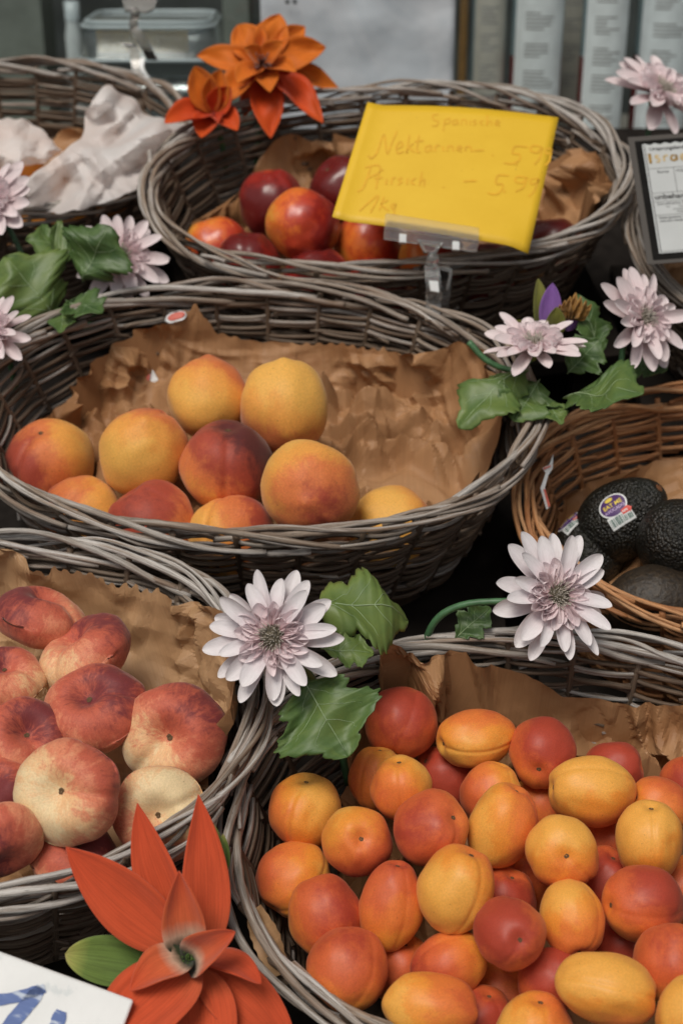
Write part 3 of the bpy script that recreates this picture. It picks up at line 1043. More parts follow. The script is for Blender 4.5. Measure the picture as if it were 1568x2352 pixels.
def sticker(av, px, py, roll, mm, label, turn=(0, 0, 1)):
    o, vs_, fs_, m = av
    wv = [m @ Vector(v) for v in vs_]
    bvh = BVHTree.FromPolygons(wv, fs_)
    c = V(at(px, py, (np.array(m.translation) - CAM) @ FW))
    dirn = V(-cdir(turn))
    start = c - dirn * 0.15
    hit, nrm, _, _ = bvh.ray_cast(start, dirn)
    if hit is None:
        print('sticker missed')
        return
    if nrm.dot(dirn) > 0:
        nrm = -nrm
    zx = frame_z(np.array(hit), np.array(nrm), RT * math.cos(roll) + UP * math.sin(roll))
    root = link('fruit_sticker', None, None, zx)
    tag(root, label, 'sticker')
    inv = zx.inverted()

    def lay(name, vf, mat, lift):
        v, f = refine(vf[0], vf[1], 0.0022)
        out = []
        for p_ in v:
            q = zx @ Vector((p_[0] * mm, p_[1] * mm, 0.03))
            h, nn, _, _ = bvh.ray_cast(q, -Vector(nrm))
            if h is None:
                h, nn = zx @ Vector((p_[0] * mm, p_[1] * mm, 0)), Vector(nrm)
            out.append(inv @ (h + Vector(nrm) * lift))
        return obj(name, out, f, mat, root, smooth=False)
    # (unit = 1 mm)
    m1 = 0.001
    sc = lambda vf, s=m1: ([(x * s, y * s, 0) for x, y, _ in vf[0]], vf[1])
    pl = join([disc(0, 4, 12.5, 11), rect(-11, -15, 11, -4)])
    plate = lay('backing', (sc(disc(0, 4, 12.5, 10.5))), M_WHITE, 0.0003)
    lay('barcode_panel', sc(rect(-10.5, -14.5, 11.5, -4)), M_WHITE, 0.00032)
    lay('purple_oval', sc(disc(0, 4, 11.2, 9.2)), M_PURPLE, 0.0005)
    lay('yellow_spot', sc(disc(-1, 10.2, 3.6, 2.0, 16)), M_YEL, 0.0007)
    for txt, size, yy, mt, bold in (('EAT ME', 5.2, 3.0, M_YEL, .12), ('AVOCADO', 3.7, -1.0, M_LILAC, .05)):
        tv, tf = text_mesh(txt, size, bold, 'CENTER')
        lay('lettering', ([(x * m1, (y + yy) * m1, 0) for x, y, _ in tv], tf), mt, 0.0007)
    ar = [(3.5, -7.5, 0), (10, -7.5, 0), (10, -8.6, 0), (13, -5.4, 0), (10, -2.2, 0), (10, -3.3, 0), (3.5, -3.3, 0)]
    lay('red_arrow', sc((ar, [tuple(range(7))])), M_RED, 0.0008)
    tv, tf = text_mesh('RIPE', 2.6, .05)
    lay('lettering', ([((x + 4.2) * m1, (y - 6.3) * m1, 0) for x, y, _ in tv], tf), M_WHITE, 0.001)
    r = random.Random(3)
    x = -9.2
    bars = []
    while x < 9.8:
        wd = r.choice((0.35, 0.5, 0.8))
        bars.append(rect(x, -12.8, x + wd, -6 if x < 2.5 else -8.6))
        x += wd + r.choice((0.4, 0.6, 0.9))
    v, f, _ = join(bars)
    lay('barcode', sc((v, f)), M_GREENINK, 0.0006)


sticker(av1, 1408, 1170, math.radians(27), 0.98, 'purple and white oval sticker with barcode on the large avocado', (-.15, 0, 1))
sticker(av2, 1332, 1205, math.radians(48), 0.92, 'half shaded purple sticker on the avocado at the left', (-.8, .2, .5))

# ------------------------------------------------------------------ fabric flowers


def petal_mat(name, stops, rough=0.75, vein=0.35, freq=26.0, trans=0.12):
    t = NT(name)
    uv = t.node('UVMap').outputs[0]
    sep = t.node('SeparateXYZ')
    t.put(sep.inputs[0], uv)
    ran = t.node('ObjectInfo').outputs['Random']
    n = t.noise(uv, 4.0, 4, 0.6)
    u = t.math('ADD', sep.outputs[0], t.math('MULTIPLY', t.math('SUBTRACT', n, 0.5), 0.16))
    c = t.ramp(u, stops)
    lines = t.noise(t.vmath('ADD', t.scale(uv, (1.6, freq, 1.0)), ran), 1.0, 2, 0.5)
    c = t.mix(vein, c, t.ramp(lines, [(0.38, (0.62, 0.60, 0.60)), (0.58, (1, 1, 1))]), 'MULTIPLY')
    blot = t.noise(t.vmath('ADD', uv, ran), 7.0, 4, 0.65)
    c = t.mix(0.25, c, t.ramp(blot, [(0.35, (0.72, 0.70, 0.68)), (0.6, (1, 1, 1))]), 'MULTIPLY')
    t.set(Base_Color=c, Roughness=rough, Specular_IOR_Level=0.2, Sheen_Weight=0.2, Sheen_Roughness=0.5)
    t.bump(t.math('ADD', lines, t.math('MULTIPLY', t.noise(t.scale(uv, (90.0, 30.0, 1.0)), 1.0, 2), 0.5)), 0.3, 0.001)
    if trans:
        tr = t.node('BsdfTranslucent')
        t.put(tr.inputs['Color'], c)
        mx = t.node('MixShader')
        mx.inputs[0].default_value = trans
        t.l.new(t.p.outputs[0], mx.inputs[1])
        t.l.new(tr.outputs[0], mx.inputs[2])
        t.l.new(mx.outputs[0], t.n['Material Output'].inputs[0])
    return t.m


M_PET = petal_mat('white_lilac_petal', [(0.0, (0.62, 0.42, 0.45)), (0.35, (0.74, 0.64, 0.67)), (0.7, (0.80, 0.76, 0.78)), (1.0, (0.80, 0.77, 0.78))], vein=0.12)
M_PETK = petal_mat('pale_pink_petal', [(0.0, (0.66, 0.40, 0.42)), (0.4, (0.78, 0.64, 0.655)), (1.0, (0.82, 0.735, 0.745))], vein=0.14)
M_PETP = petal_mat('pink_inner_petal', [(0.0, (0.85, 0.58, 0.60)), (0.4, (0.90, 0.74, 0.76)), (1.0, (0.93, 0.84, 0.86))], vein=0.10, trans=0.25)
M_DISC = plain('flower_disc', (0.09, 0.075, 0.05), 0.9, 0.6, 700)
M_TUFT = plain('flower_tuft', (0.42, 0.38, 0.33), 0.9, 0.4, 500)
M_STEM = plain('green_plastic_stem', (0.05, 0.13, 0.055), 0.45, 0.3, 120)
M_STEMY = plain('yellow_green_base', (0.20, 0.22, 0.05), 0.6, 0.3, 120)


def petal_verts(width, cup, droop, tipw, seed, nu=18, nv=9, notch=0.0):
    r = random.Random(seed)
    v, uv = [], []
    tw = r.uniform(-.12, .12)
    for i in range(nu):
        u = 1 - (1 - i / (nu - 1)) ** 1.6
        if u < 0.62:
            h = 0.30 + 0.70 * math.sin(math.pi / 2 * min(1, u / 0.62)) ** 1.2
        else:
            h = max(0, 1 - ((u - 0.62) / 0.38) ** 2.5) ** 0.6
        h *= width
        for j in range(nv):
            s = j / (nv - 1) * 2 - 1
            y = s * h
            z = cup * (s * s - 0.5) * h * 1.6 - droop * u * u + 0.03 * math.sin(u * 3 + seed) + tw * s * h * u
            z -= 0.16 * h * math.exp(-(s / 0.22) ** 2) * (1 - u)
            x = u - notch * (1 - s * s) * (u > 0.9)
            v.append((x, y, z))
            uv.append((u, s * 0.5 + 0.5))
    return v, grid_faces(nu, nv), uv


PET_OUT = [mesh_data('petal', *petal_verts(0.112 + 0.010 * k, 0.36, 0.02 + 0.05 * k, 0, k)[:2], M_PET, petal_verts(0.142 + 0.010 * k, .5, 0, 0, k)[2]) for k in range(4)]
PET_PINK = [mesh_data('petal', *petal_verts(0.112 + 0.010 * k, 0.36, 0.02 + 0.06 * k, 0, 50 + k)[:2], M_PETK, petal_verts(.1, .5, 0, 0, k)[2]) for k in range(4)]
PET_IN = [mesh_data('inner_petal', *petal_verts(0.19 + 0.02 * k, 0.5, 0.02, 0, 20 + k)[:2], M_PETP, petal_verts(.1, .5, 0, 0, k)[2]) for k in range(3)]


def leaf_mat():
    t = NT('green_fabric_leaf')
    uv = t.node('UVMap').outputs[0]
    ran = t.node('ObjectInfo').outputs['Random']
    n = t.noise(t.vmath('ADD', uv, ran), 3.5, 4, 0.6)
    c = t.ramp(t.math('ADD', t.math('MULTIPLY', n, 0.7), t.math('MULTIPLY', ran, 0.35)), [(0.25, (0.036, 0.078, 0.024)), (0.5, (0.080, 0.140, 0.038)), (0.8, (0.155, 0.21, 0.05))])
    w = t.noise(t.scale(uv, (120.0, 120.0, 1.0)), 1.0, 2)
    c = t.mix(0.2, c, t.ramp(w, [(0.35, (0.6, 0.6, 0.6)), (0.65, (1, 1, 1))]), 'MULTIPLY')
    t.set(Base_Color=c, Roughness=0.45, Specular_IOR_Level=0.4)
    t.bump(w, 0.15, 0.0006)
    return t.m


M_LEAF = leaf_mat()
M_VEIN = plain('pale_leaf_vein', (0.27, 0.36, 0.20), 0.6, 0.2, 100)


def ribbon_surf(base, tip, normal, width, bend, cup, hfun, nu=28, nv=9, wav=0.0, seed=0, shift=None, side_bend=0.0):
    base, tip = np.asarray(base, float), np.asarray(tip, float)
    d = tip - base
    L = np.linalg.norm(d)
    x = d / L
    n = np.asarray(normal, float)
    n = unit(n - x * (n @ x))
    y = np.cross(n, x)
    v, uv = [], []

    def P(u, s):
        h = hfun(u) * width
        ff = shift(u, s) if shift else 0.0
        a_ = 4 * u * (1 - u)
        z = bend * L * a_ + cup * (s * s) * h - 0.5 * cup * h
        z += wav * h * math.sin(s * 3.1 + u * 9 + seed) + 0.6 * wav * width * noise.noise(Vector((u * 4, s * 2, seed)))
        return base + x * (u + ff) * L + y * (s * h + side_bend * L * a_) + n * z
    for i in range(nu):
        u = i / (nu - 1)
        for j in range(nv):
            s = j / (nv - 1) * 2 - 1
            v.append(P(u, s))
            uv.append((u, s * 0.5 + 0.5))
    return np.array(v), grid_faces(nu, nv), uv, P, n


def leaf_h(u, teeth=True, seed=0, lobes=3.0):
    env = max(0.0, math.sin(math.pi * min(1, max(0, (u - 0.04) / 0.96)) ** 0.85)) ** 0.7
    lob = 0.58 + 0.42 * abs(math.cos(math.pi * (u * lobes - 0.15)))
    t_ = 1 + (0.05 * math.sin(u * 70 + seed) + 0.03 * math.sin(u * 131 + seed)) if teeth else 1
    return max(0.03, env * lob * t_) if u < 0.985 else 0.02


def add_leaf(root, base, tip, normal, width, bend=0.05, cup=0.25, seed=0, lobes=3.0, wav=0.12):
    o0 = np.array(root.location)
    v, f, uv, P, n = ribbon_surf(base, tip, normal, width, bend, cup, lambda u: leaf_h(u, True, seed, lobes), 56, 13, wav, seed, shift=lambda u, s: 0.10 * abs(s) * (1 - u))
    lf = obj('leaf', v - o0, f, M_LEAF, root, uv)
    solid(lf, 0.0005)
    L = np.linalg.norm(np.asarray(tip) - np.asarray(base))
    parts = []

    def line(u0, s0, u1, s1, r0):
        pts = [P(u0 + (u1 - u0) * k / 9, s0 + (s1 - s0) * k / 9) + n * 0.0004 for k in range(10)]
        parts.append(tube(np.array(pts) - o0, np.linspace(r0, r0 * 0.35, 10), 5, ref=n))
    line(0.02, 0, 0.93, 0, L * 0.008)
    for u0 in (0.16, 0.36, 0.56):
        for s in (-1, 1):
            line(u0, 0, min(0.95, u0 + 0.2), s * 0.66, L * 0.0036)
    vv, ff, _ = join([(p[0], p[1]) for p in parts])
    obj('vein', vv, ff, M_VEIN, lf)
    return lf


def px_leaf(root, b, t_, n, width_px, **kw):
    dep = (b[2] + t_[2]) / 2
    return add_leaf(root, at(*b), at(*t_), cdir(n), 1.3 * width_px * dep / FPX, **kw)


def gerbera(label, px, py, dep, face, rad_px, seed, stem=None, outer=26, elev=8):
    OUT = PET_OUT if outer > 24 else PET_PINK
    r = random.Random(seed)
    c = at(px, py, dep)
    root = link('gerbera', None)
    root.location = c
    tag(root, label, 'flower', 'white lilac fabric gerberas')
    m = frame_z((0, 0, 0), cdir(face), cdir((1, 0.1, 0)))
    R = rad_px * dep / FPX

    def ring(n, meshes, name, ln, el, r0, z0, jit=5, wsc=1.0):
        ph = r.random() * 6
        for i in range(n):
            a_ = ph + 2 * math.pi * i / n + r.uniform(-.14, .14)
            e_ = math.radians(el + r.uniform(-jit, jit))
            l_ = R * ln * r.uniform(0.88, 1.05)
            mt = m @ Matrix.Rotation(a_, 4, 'Z') @ Matrix.Translation((R * r0, 0, R * z0 + r.uniform(-.0006, .0006))) @ Matrix.Rotation(-e_, 4, 'Y') @ Matrix.Rotation(r.uniform(-.38, .38), 4, 'X') @ Matrix.Diagonal((l_, R * wsc * r.uniform(.9, 1.12), R * 0.9, 1))
            link(name, meshes[r.randrange(len(meshes))], root, mt)
    ring(outer // 2, OUT, 'petal', 0.95, elev - 5, 0.06, -0.06, 11)
    ring(outer - outer // 2, OUT, 'petal', 0.84, elev + 6, 0.06, 0.02, 12)
    ring(16, PET_IN, 'inner_petal', 0.50, elev + 8, 0.06, 0.05, 5, 0.46)
    ring(14, PET_IN, 'inner_petal', 0.34, elev + 10, 0.10, 0.07, 6, 0.40)
    ring(13, PET_IN, 'inner_petal', 0.15, elev + 24, 0.175, 0.09, 7, 0.34)
    # disc: dome with a brush of short florets
    vs_, fs_ = [], []
    n1, n2 = 16, 6
    for i in range(n1):
        for j in range(n2):
            a_, q = 2 * math.pi * i / n1, j / (n2 - 1)
            vs_.append((R * 0.175 * q * math.cos(a_), R * 0.175 * q * math.sin(a_), R * (0.16 - 0.05 * q * q)))
    o = obj('disc', vs_, grid_faces(n1, n2, True), M_DISC, root)
    o.matrix_basis = m
    parts = []
    for k in range(110):
        q = math.sqrt(r.random()) * 0.165
        a_ = r.random() * 6.283
        p0 = np.array([R * q * math.cos(a_), R * q * math.sin(a_), R * 0.11])
        p1 = p0 + np.array([p0[0] * 0.35, p0[1] * 0.35, R * r.uniform(0.06, 0.13)])
        parts.append(tube([p0, p1], [R * 0.008, R * 0.006], 4, ref=(0.3, 0.9, 0.1)))
    vv, ff, _ = join([(p[0], p[1]) for p in parts])
    o = obj('florets', vv, ff, M_TUFT, root)
    o.matrix_basis = m
    o['kind'] = 'stuff'
    # calyx
    ca = []
    for j, (zz, q) in enumerate(((-0.02, 0.16), (-0.12, 0.15), (-0.22, 0.10), (-0.30, 0.045))):
        ca += [(R * q * math.cos(2 * math.pi * i / 12), R * q * math.sin(2 * math.pi * i / 12), R * zz) for i in range(12)]
    o = obj('calyx', ca, [(j * 12 + i, j * 12 + (i + 1) % 12, (j + 1) * 12 + (i + 1) % 12, (j + 1) * 12 + i) for j in range(3) for i in range(12)], M_STEMY, root)
    o.matrix_basis = m
    if stem:
        P0 = c - cdir(face) * R * 0.25
        ctrl = [P0] + [at(*q) for q in stem]
        pts = smooth_path(ctrl, 24)
        v, f, uv = tube(pts - c, np.linspace(0.0024, 0.0028, len(pts)), 8, ref=(0.2, 0.7, 0.6))
        obj('stem', v, f, M_STEM, root, uv)
    return root


def smooth_path(ctrl, n):
    ctrl = np.array(ctrl)
    k = len(ctrl)
    if k == 2:
        u = np.linspace(0, 1, n)[:, None]
        return ctrl[0] * (1 - u) + ctrl[1] * u
    P = np.concatenate([[2 * ctrl[0] - ctrl[1]], ctrl, [2 * ctrl[-1] - ctrl[-2]]])
    out = []
    for i in range(k - 1):
        p0, p1, p2, p3 = P[i:i + 4]
        m_ = max(2, n // (k - 1))
        for q in np.linspace(0, 1, m_, endpoint=(i == k - 2)):
            out.append(0.5 * (2 * p1 + (p2 - p0) * q + (2 * p0 - 5 * p1 + 4 * p2 - p3) * q * q + (3 * p1 - p0 - 3 * p2 + p3) * q ** 3))
    return np.array(out)


fa = gerbera('white lilac gerbera in front, between flat peaches and apricots', 628, 1463, 0.915, (-.18, .12, .97), 163, 1, stem=[(690, 1520, .945), (760, 1640, .985), (800, 1800, 1.01)])
px_leaf(fa, (700, 1400, .945), (935, 1425, .985), (.2, .55, .8), 88, bend=.14, cup=-.3, seed=1, lobes=2.0)
px_leaf(fa, (735, 1490, .935), (858, 1500, .945), (.1, .5, .8), 40, bend=.05, seed=2)
px_leaf(fa, (690, 1550, .93), (800, 1738, .915), (-.1, .25, .95), 108, bend=.06, cup=.15, seed=3, lobes=2.0)
fb = gerbera('white lilac gerbera leaning right, in front of the avocado basket', 1275, 1370, 0.985, (.34, .18, .92), 160, 2, stem=[(1180, 1380, 1.01), (1060, 1390, 1.02), (990, 1440, 1.03), (960, 1560, 1.06)], elev=12)
px_leaf(fb, (1040, 1470, 1.03), (1125, 1395, 1.035), (.0, .3, .9), 34, seed=4)
fc = gerbera('pink hearted gerbera facing up, right of the middle basket', 1225, 795, 1.165, (-.02, .78, .60), 124, 3, stem=[(1180, 850, 1.19), (1120, 830, 1.19), (1075, 785, 1.19)], elev=18, outer=22)
px_leaf(fc, (1215, 850, 1.19), (1055, 985, 1.15), (-.2, .6, .75), 66, bend=.10, cup=-.25, seed=5, lobes=2)
px_leaf(fc, (1240, 870, 1.18), (1180, 968, 1.15), (0, .4, .9), 60, bend=.06, seed=6)
px_leaf(fc, (1290, 915, 1.17), (1475, 905, 1.12), (.05, .75, .66), 92, bend=.08, cup=.1, seed=7, lobes=2)
px_leaf(fc, (1300, 860, 1.19), (1375, 780, 1.19), (.1, .3, .9), 45, seed=8)
px_leaf(fc, (1385, 830, 1.2), (1320, 675, 1.21), (.5, .2, .8), 42, seed=9)
px_leaf(fc, (1250, 920, 1.17), (1290, 975, 1.14), (.0, .4, .9), 26, seed=10)
fd = gerbera('pale gerbera turned right, above the avocado basket handle side', 1470, 735, 1.20, (.55, .25, .78), 134, 4, stem=[(1430, 800, 1.24), (1420, 900, 1.24)], elev=14, outer=22)
px_leaf(fd, (1440, 830, 1.24), (1530, 850, 1.22), (.1, .5, .8), 50, seed=11)
fe = gerbera('blurred pink gerbera at the upper right above the sign', 1515, 215, 1.46, (.40, .55, .70), 132, 5, stem=[(1490, 280, 1.49), (1480, 380, 1.5)], elev=14, outer=22)
ff_ = gerbera('pale gerbera with a dark heart among leaves at the left', 278, 590, 1.31, (.25, .35, .9), 116, 6, stem=[(240, 660, 1.34), (200, 760, 1.35)], elev=10, outer=22)
px_leaf(ff_, (130, 740, 1.29), (10, 590, 1.27), (-.1, .5, .85), 96, bend=.1, cup=-.2, seed=12, lobes=2)
px_leaf(ff_, (190, 650, 1.29), (255, 520, 1.27), (.2, .4, .9), 74, bend=.08, cup=-.2, seed=13, lobes=2)
px_leaf(ff_, (180, 590, 1.32), (60, 550, 1.30), (-.1, .6, .75), 56, bend=.1, seed=14)
px_leaf(ff_, (150, 690, 1.28), (235, 720, 1.25), (.1, .6, .8), 46, bend=.05, seed=15)
px_leaf(ff_, (150, 700, 1.28), (140, 765, 1.25), (0, .4, .9), 30, bend=.05, seed=16)
fg = gerbera('pale gerbera cut by the left edge, beside the wrapped oranges', -18, 470, 1.34, (-.4, .35, .85), 124, 7, stem=[(40, 560, 1.36), (80, 650, 1.36)], elev=14, outer=22)
fh = gerbera('pink white gerbera cut by the left edge, lowest of the three', -12, 765, 1.22, (-.35, .35, .85), 106, 8, stem=[(20, 820, 1.25), (40, 900, 1.27)], elev=12, outer=22)

# orange fabric flowers
M_ORA = petal_mat('orange_fabric_petal', [(0.0, (0.03, 0.045, 0.02)), (0.12, (0.035, 0.045, 0.02)), (0.24, (0.62, 0.40, 0.28)), (0.42, (0.66, 0.14, 0.05)), (1.0, (0.62, 0.085, 0.028))], 0.8, 0.42, 38.0, 0.14)
M_ORB = petal_mat('orange_fabric_petal_plain', [(0.0, (0.62, 0.13, 0.05)), (0.3, (0.64, 0.10, 0.035)), (1.0, (0.60, 0.075, 0.025))], 0.8, 0.42, 38.0, 0.14)
M_POI = petal_mat('bright_orange_petal', [(0.0, (0.50, 0.10, 0.01)), (0.4, (0.72, 0.17, 0.012)), (1.0, (0.74, 0.20, 0.015))], 0.55, 0.25, 9.0, 0.2)
M_POR = petal_mat('red_orange_petal', [(0.0, (0.50, 0.04, 0.008)), (0.5, (0.66, 0.07, 0.008)), (1.0, (0.70, 0.10, 0.01))], 0.5, 0.25, 9.0, 0.2)
M_GRN = petal_mat('striped_green_leaf', [(0.0, (0.08, 0.15, 0.03)), (0.75, (0.14, 0.21, 0.045)), (0.9, (0.30, 0.33, 0.08)), (1.0, (0.42, 0.38, 0.12))], 0.7, 0.6, 24.0, 0.05)


def lance(u, p=0.62, q=0.8):
    k = (p / (p + q)) ** p * (q / (p + q)) ** q
    return max(0.012, (max(u, 0.02) ** p * max(0, 1 - u) ** q) / k)


def px_petal(root, name, b, t_, n, width_px, mat, bend=0.08, cup=0.5, p=.62, q=.8, wav=.05, seed=0, side=0.0):
    dep = (b[2] + t_[2]) / 2
    v, f, uv, _, _ = ribbon_surf(at(*b), at(*t_), cdir(n), width_px * dep / FPX, bend, cup, lambda u: lance(u, p, q), 36, 11, wav, seed, side_bend=side)
    o = obj(name, v - np.array(root.location), f, mat, root, uv)
    solid(o, 0.0005)
    return o


lily = link('orange_fabric_flower', None)
lily.location = at(432, 2200, .83)
tag(lily, 'big orange fabric flower with long pointed petals at the bottom', 'flower')
px_petal(lily, 'petal', (438, 2195, .835), (152, 1945, .835), (-.3, .3, .9), 70, M_ORB, bend=.06, cup=.3, p=.80, q=.95, seed=1)
px_petal(lily, 'petal', (425, 2160, .85), (316, 1845, .862), (-.15, .2, .95), 53, M_ORB, bend=.05, cup=.35, p=.6, q=.95, seed=2, side=.03)
px_petal(lily, 'petal', (470, 2190, .85), (456, 1825, .858), (.15, .2, .95), 56, M_ORB, bend=.05, cup=.35, p=.55, q=.98, seed=3, side=-.02)
px_petal(lily, 'petal', (432, 2195, .83), (412, 2000, .822), (0, .2, .95), 50, M_ORA, bend=.06, cup=.7, p=.5, q=.95, seed=4)
px_petal(lily, 'petal', (438, 2200, .826), (300, 2275, .805), (-.2, .7, .7), 52, M_ORA, bend=.16, cup=.6, p=.5, q=.8, seed=5)
px_petal(lily, 'petal', (432, 2215, .826), (540, 2140, .80), (.3, .5, .8), 44, M_ORA, bend=.14, cup=.9, p=.45, q=.7, seed=6)
px_petal(lily, 'petal', (450, 2215, .826), (215, 2440, .79), (-.3, .4, .85), 92, M_ORB, bend=.10, cup=.3, p=.5, q=.6, seed=7)
px_petal(lily, 'petal', (455, 2225, .83), (470, 2500, .80), (.1, .4, .9), 82, M_ORB, bend=.08, cup=.35, p=.5, q=.6, seed=8)
px_petal(lily, 'petal', (460, 2215, .836), (680, 2430, .825), (.4, .35, .8), 74, M_ORB, bend=.10, cup=.2, p=.5, q=.8, seed=9)
px_petal(lily, 'petal', (470, 2205, .84), (600, 2260, .81), (.3, .7, .6), 40, M_ORB, bend=.16, cup=.2, p=.5, q=.7, seed=10)
px_petal(lily, 'leaf', (370, 2225, .845), (150, 2192, .845), (-.1, .4, .9), 56, M_GRN, bend=.05, cup=.25, p=.6, q=.62, seed=11)
px_petal(lily, 'leaf', (505, 2030, .865), (488, 1890, .868), (.2, .2, .9), 20, M_GRN, bend=.05, cup=.4, seed=12)
px_petal(lily, 'leaf', (515, 2010, .87), (512, 1915, .872), (.2, .2, .9), 14, M_GRN, bend=.05, cup=.4, seed=13)
v, f, uv = tube(smooth_path([at(435, 2200, .835), at(450, 2230, .86), at(470, 2330, .875)], 14) - np.array(lily.location), 0.004, 8, ref=(.3, .6, .5))
obj('stem', v, f, M_STEM, lily, uv)
parts = []
for k in range(26):
    a_ = rnd.random() * 6.283
    q = rnd.uniform(2, 13)
    p0 = at(436 + q * math.cos(a_), 2203 + q * math.sin(a_), .832)
    p1 = at(436 + 1.5 * q * math.cos(a_), 2200 + 1.5 * q * math.sin(a_), .822)
    parts.append(tube(np.array([p0, p1]) - np.array(lily.location), 0.0005, 4, ref=(.3, .8, .2)))
vv, ff, _ = join([(p[0], p[1]) for p in parts])
obj('stamens', vv, ff, M_GRN, lily)

poi = link('orange_fabric_poinsettia', None)
poi.location = at(605, 150, 1.50)
tag(poi, 'bright orange fabric poinsettia standing on the upper basket rim', 'flower')
PC = (603, 148)
for i, (tx, ty, wd, dz) in enumerate([(642, 32, 46, .02), (545, 58, 50, .02), (452, 128, 38, .01), (748, 108, 46, .01), (782, 208, 36, .03), (742, 284, 46, -.02),
                                      (505, 242, 46, -.03), (622, 318, 46, -.02), (560, 270, 30, .01), (700, 60, 36, .03)]):
    px_petal(poi, 'petal', (PC[0], PC[1], 1.50), (tx, ty, 1.50 + dz), ((tx - 603) / 300, .25, .9), wd * .86, M_POI if ty < 250 else M_POR, bend=.06, cup=.5, p=.75, q=.9, seed=20 + i, wav=.16)
for i, (tx, ty, wd) in enumerate([(620, 212, 30), (680, 165, 30), (545, 190, 34), (650, 95, 26), (560, 110, 26)]):
    px_petal(poi, 'inner_petal', (PC[0], PC[1], 1.488), (tx, ty, 1.465), ((tx - 603) / 200, .3, .9), wd, M_POI, bend=.1, cup=.5, p=.75, q=.9, seed=40 + i)
parts = []
for k in range(16):
    a_ = rnd.random() * 6.283
    q = rnd.uniform(4, 26)
    parts.append(tube(np.array([at(603, 148, 1.49), at(603 + q * math.cos(a_), 143 + q * math.sin(a_), 1.462)]) - np.array(poi.location), 0.0008, 4, ref=(.3, .8, .2)))
vv, ff, _ = join([(p[0], p[1]) for p in parts])
obj('stamens', vv, ff, plain('dusty_stamens', (0.22, 0.12, 0.10), 0.8, .3, 200), poi)
v, f, uv = tube(smooth_path([at(605, 155, 1.51), at(600, 260, 1.53), at(590, 380, 1.54)], 14) - np.array(poi.location), 0.0035, 8, ref=(.3, .6, .5))
obj('stem', v, f, M_STEM, poi, uv)

poj = link('orange_fabric_poinsettia', None)
poj.location = at(490, 260, 1.46)
tag(poj, 'smaller red orange fabric flower drooping left of the poinsettia', 'flower')
for i, (tx, ty, wd, mt) in enumerate([(448, 152, 36, M_POI), (505, 160, 32, M_POI), (378, 282, 36, M_POR), (462, 316, 34, M_POR), (545, 300, 30, M_POR), (530, 200, 30, M_POR)]):
    px_petal(poj, 'petal', (492, 258, 1.47), (tx, ty, 1.45), ((tx - 490) / 200, .2, .9), wd, mt, bend=.12, cup=.7, p=.65, q=.75, seed=60 + i)
v, f, uv = tube(smooth_path([at(492, 258, 1.475), at(510, 330, 1.50), at(520, 400, 1.53)], 14) - np.array(poj.location), 0.003, 8, ref=(.3, .6, .5))
obj('stem', v, f, M_STEM, poj, uv)

# purple iris like bloom behind the right hand gerberas
M_PUR = petal_mat('purple_fabric_petal', [(0.0, (0.20, 0.10, 0.30)), (1.0, (0.22, 0.10, 0.36))], .7, .2, 14, .1)
M_YGR = petal_mat('olive_fabric_leaf', [(0.0, (0.10, 0.11, 0.02)), (1.0, (0.17, 0.17, 0.03))], .6, .3, 16, .1)
M_OCH = petal_mat('ochre_fabric_petal', [(0.0, (0.30, 0.15, 0.03)), (1.0, (0.42, 0.22, 0.06))], .7, .3, 10, .1)
iris = link('purple_fabric_flower', None)
iris.location = at(1275, 760, 1.21)
tag(iris, 'small purple fabric bloom with ochre frills behind the gerberas', 'flower')
for i, (b0, tp, wd, mt) in enumerate([((1262, 770, 1.21), (1268, 650, 1.205), 26, M_PUR), ((1250, 780, 1.21), (1243, 735, 1.20), 12, M_PUR), ((1300, 760, 1.21), (1322, 705, 1.20), 18, M_PUR),
                                      ((1268, 775, 1.20), (1278, 705, 1.19), 24, M_YGR), ((1240, 780, 1.215), (1235, 640, 1.22), 20, M_YGR), ((1230, 770, 1.21), (1160, 745, 1.20), 20, M_YGR)]):
    px_petal(iris, 'petal' if mt is M_PUR else 'leaf', b0, tp, (.1 * i - .2, .2, .9), wd, mt, bend=.08, cup=.5, seed=80 + i)
for i in range(7):
    px_petal(iris, 'frill', (1300 + 3 * i, 735, 1.20), (1285 + 12 * i, 672 + 9 * abs(i - 3), 1.19 - .004 * (i % 3)), (.2 * i - .6, .3, .8), 10, M_OCH, bend=.15, cup=.8, wav=.4, seed=90 + i)
# ------------------------------------------------------------------ yellow price card on its clear clip


def clear_mat(name, tint=(0.86, 0.87, 0.86), rough=0.06):
    t = NT(name)
    t.set(Base_Color=tint, Roughness=rough, Transmission_Weight=0.93, IOR=1.42, Specular_IOR_Level=0.6)
    co = t.node('TexCoord').outputs['Object']
    t.bump(t.noise(co, 120, 2), 0.08, 0.002)
    return t.m


M_CLEAR = clear_mat('clear_plastic')
M_MILK = plain('milky_plastic', (0.66, 0.68, 0.68), 0.35, .05)


def slab(root, name, poly, dep, thick, mat, bev=0.0006):
    """outline in picture units at a depth, extruded away from the viewer by a real thickness"""
    P = [at(x, y, dep) - np.array(root.location) for x, y in poly]
    n = len(P)
    Q = [p + FW * thick for p in P]
    f = [tuple(range(n)), tuple(range(2 * n - 1, n - 1, -1))] + [(i, n + i, n + (i + 1) % n, (i + 1) % n) for i in range(n)]
    o = obj(name, P + Q, f, mat, root, smooth=False)
    if bev:
        bevel_mod(o, bev, 2)
    return o


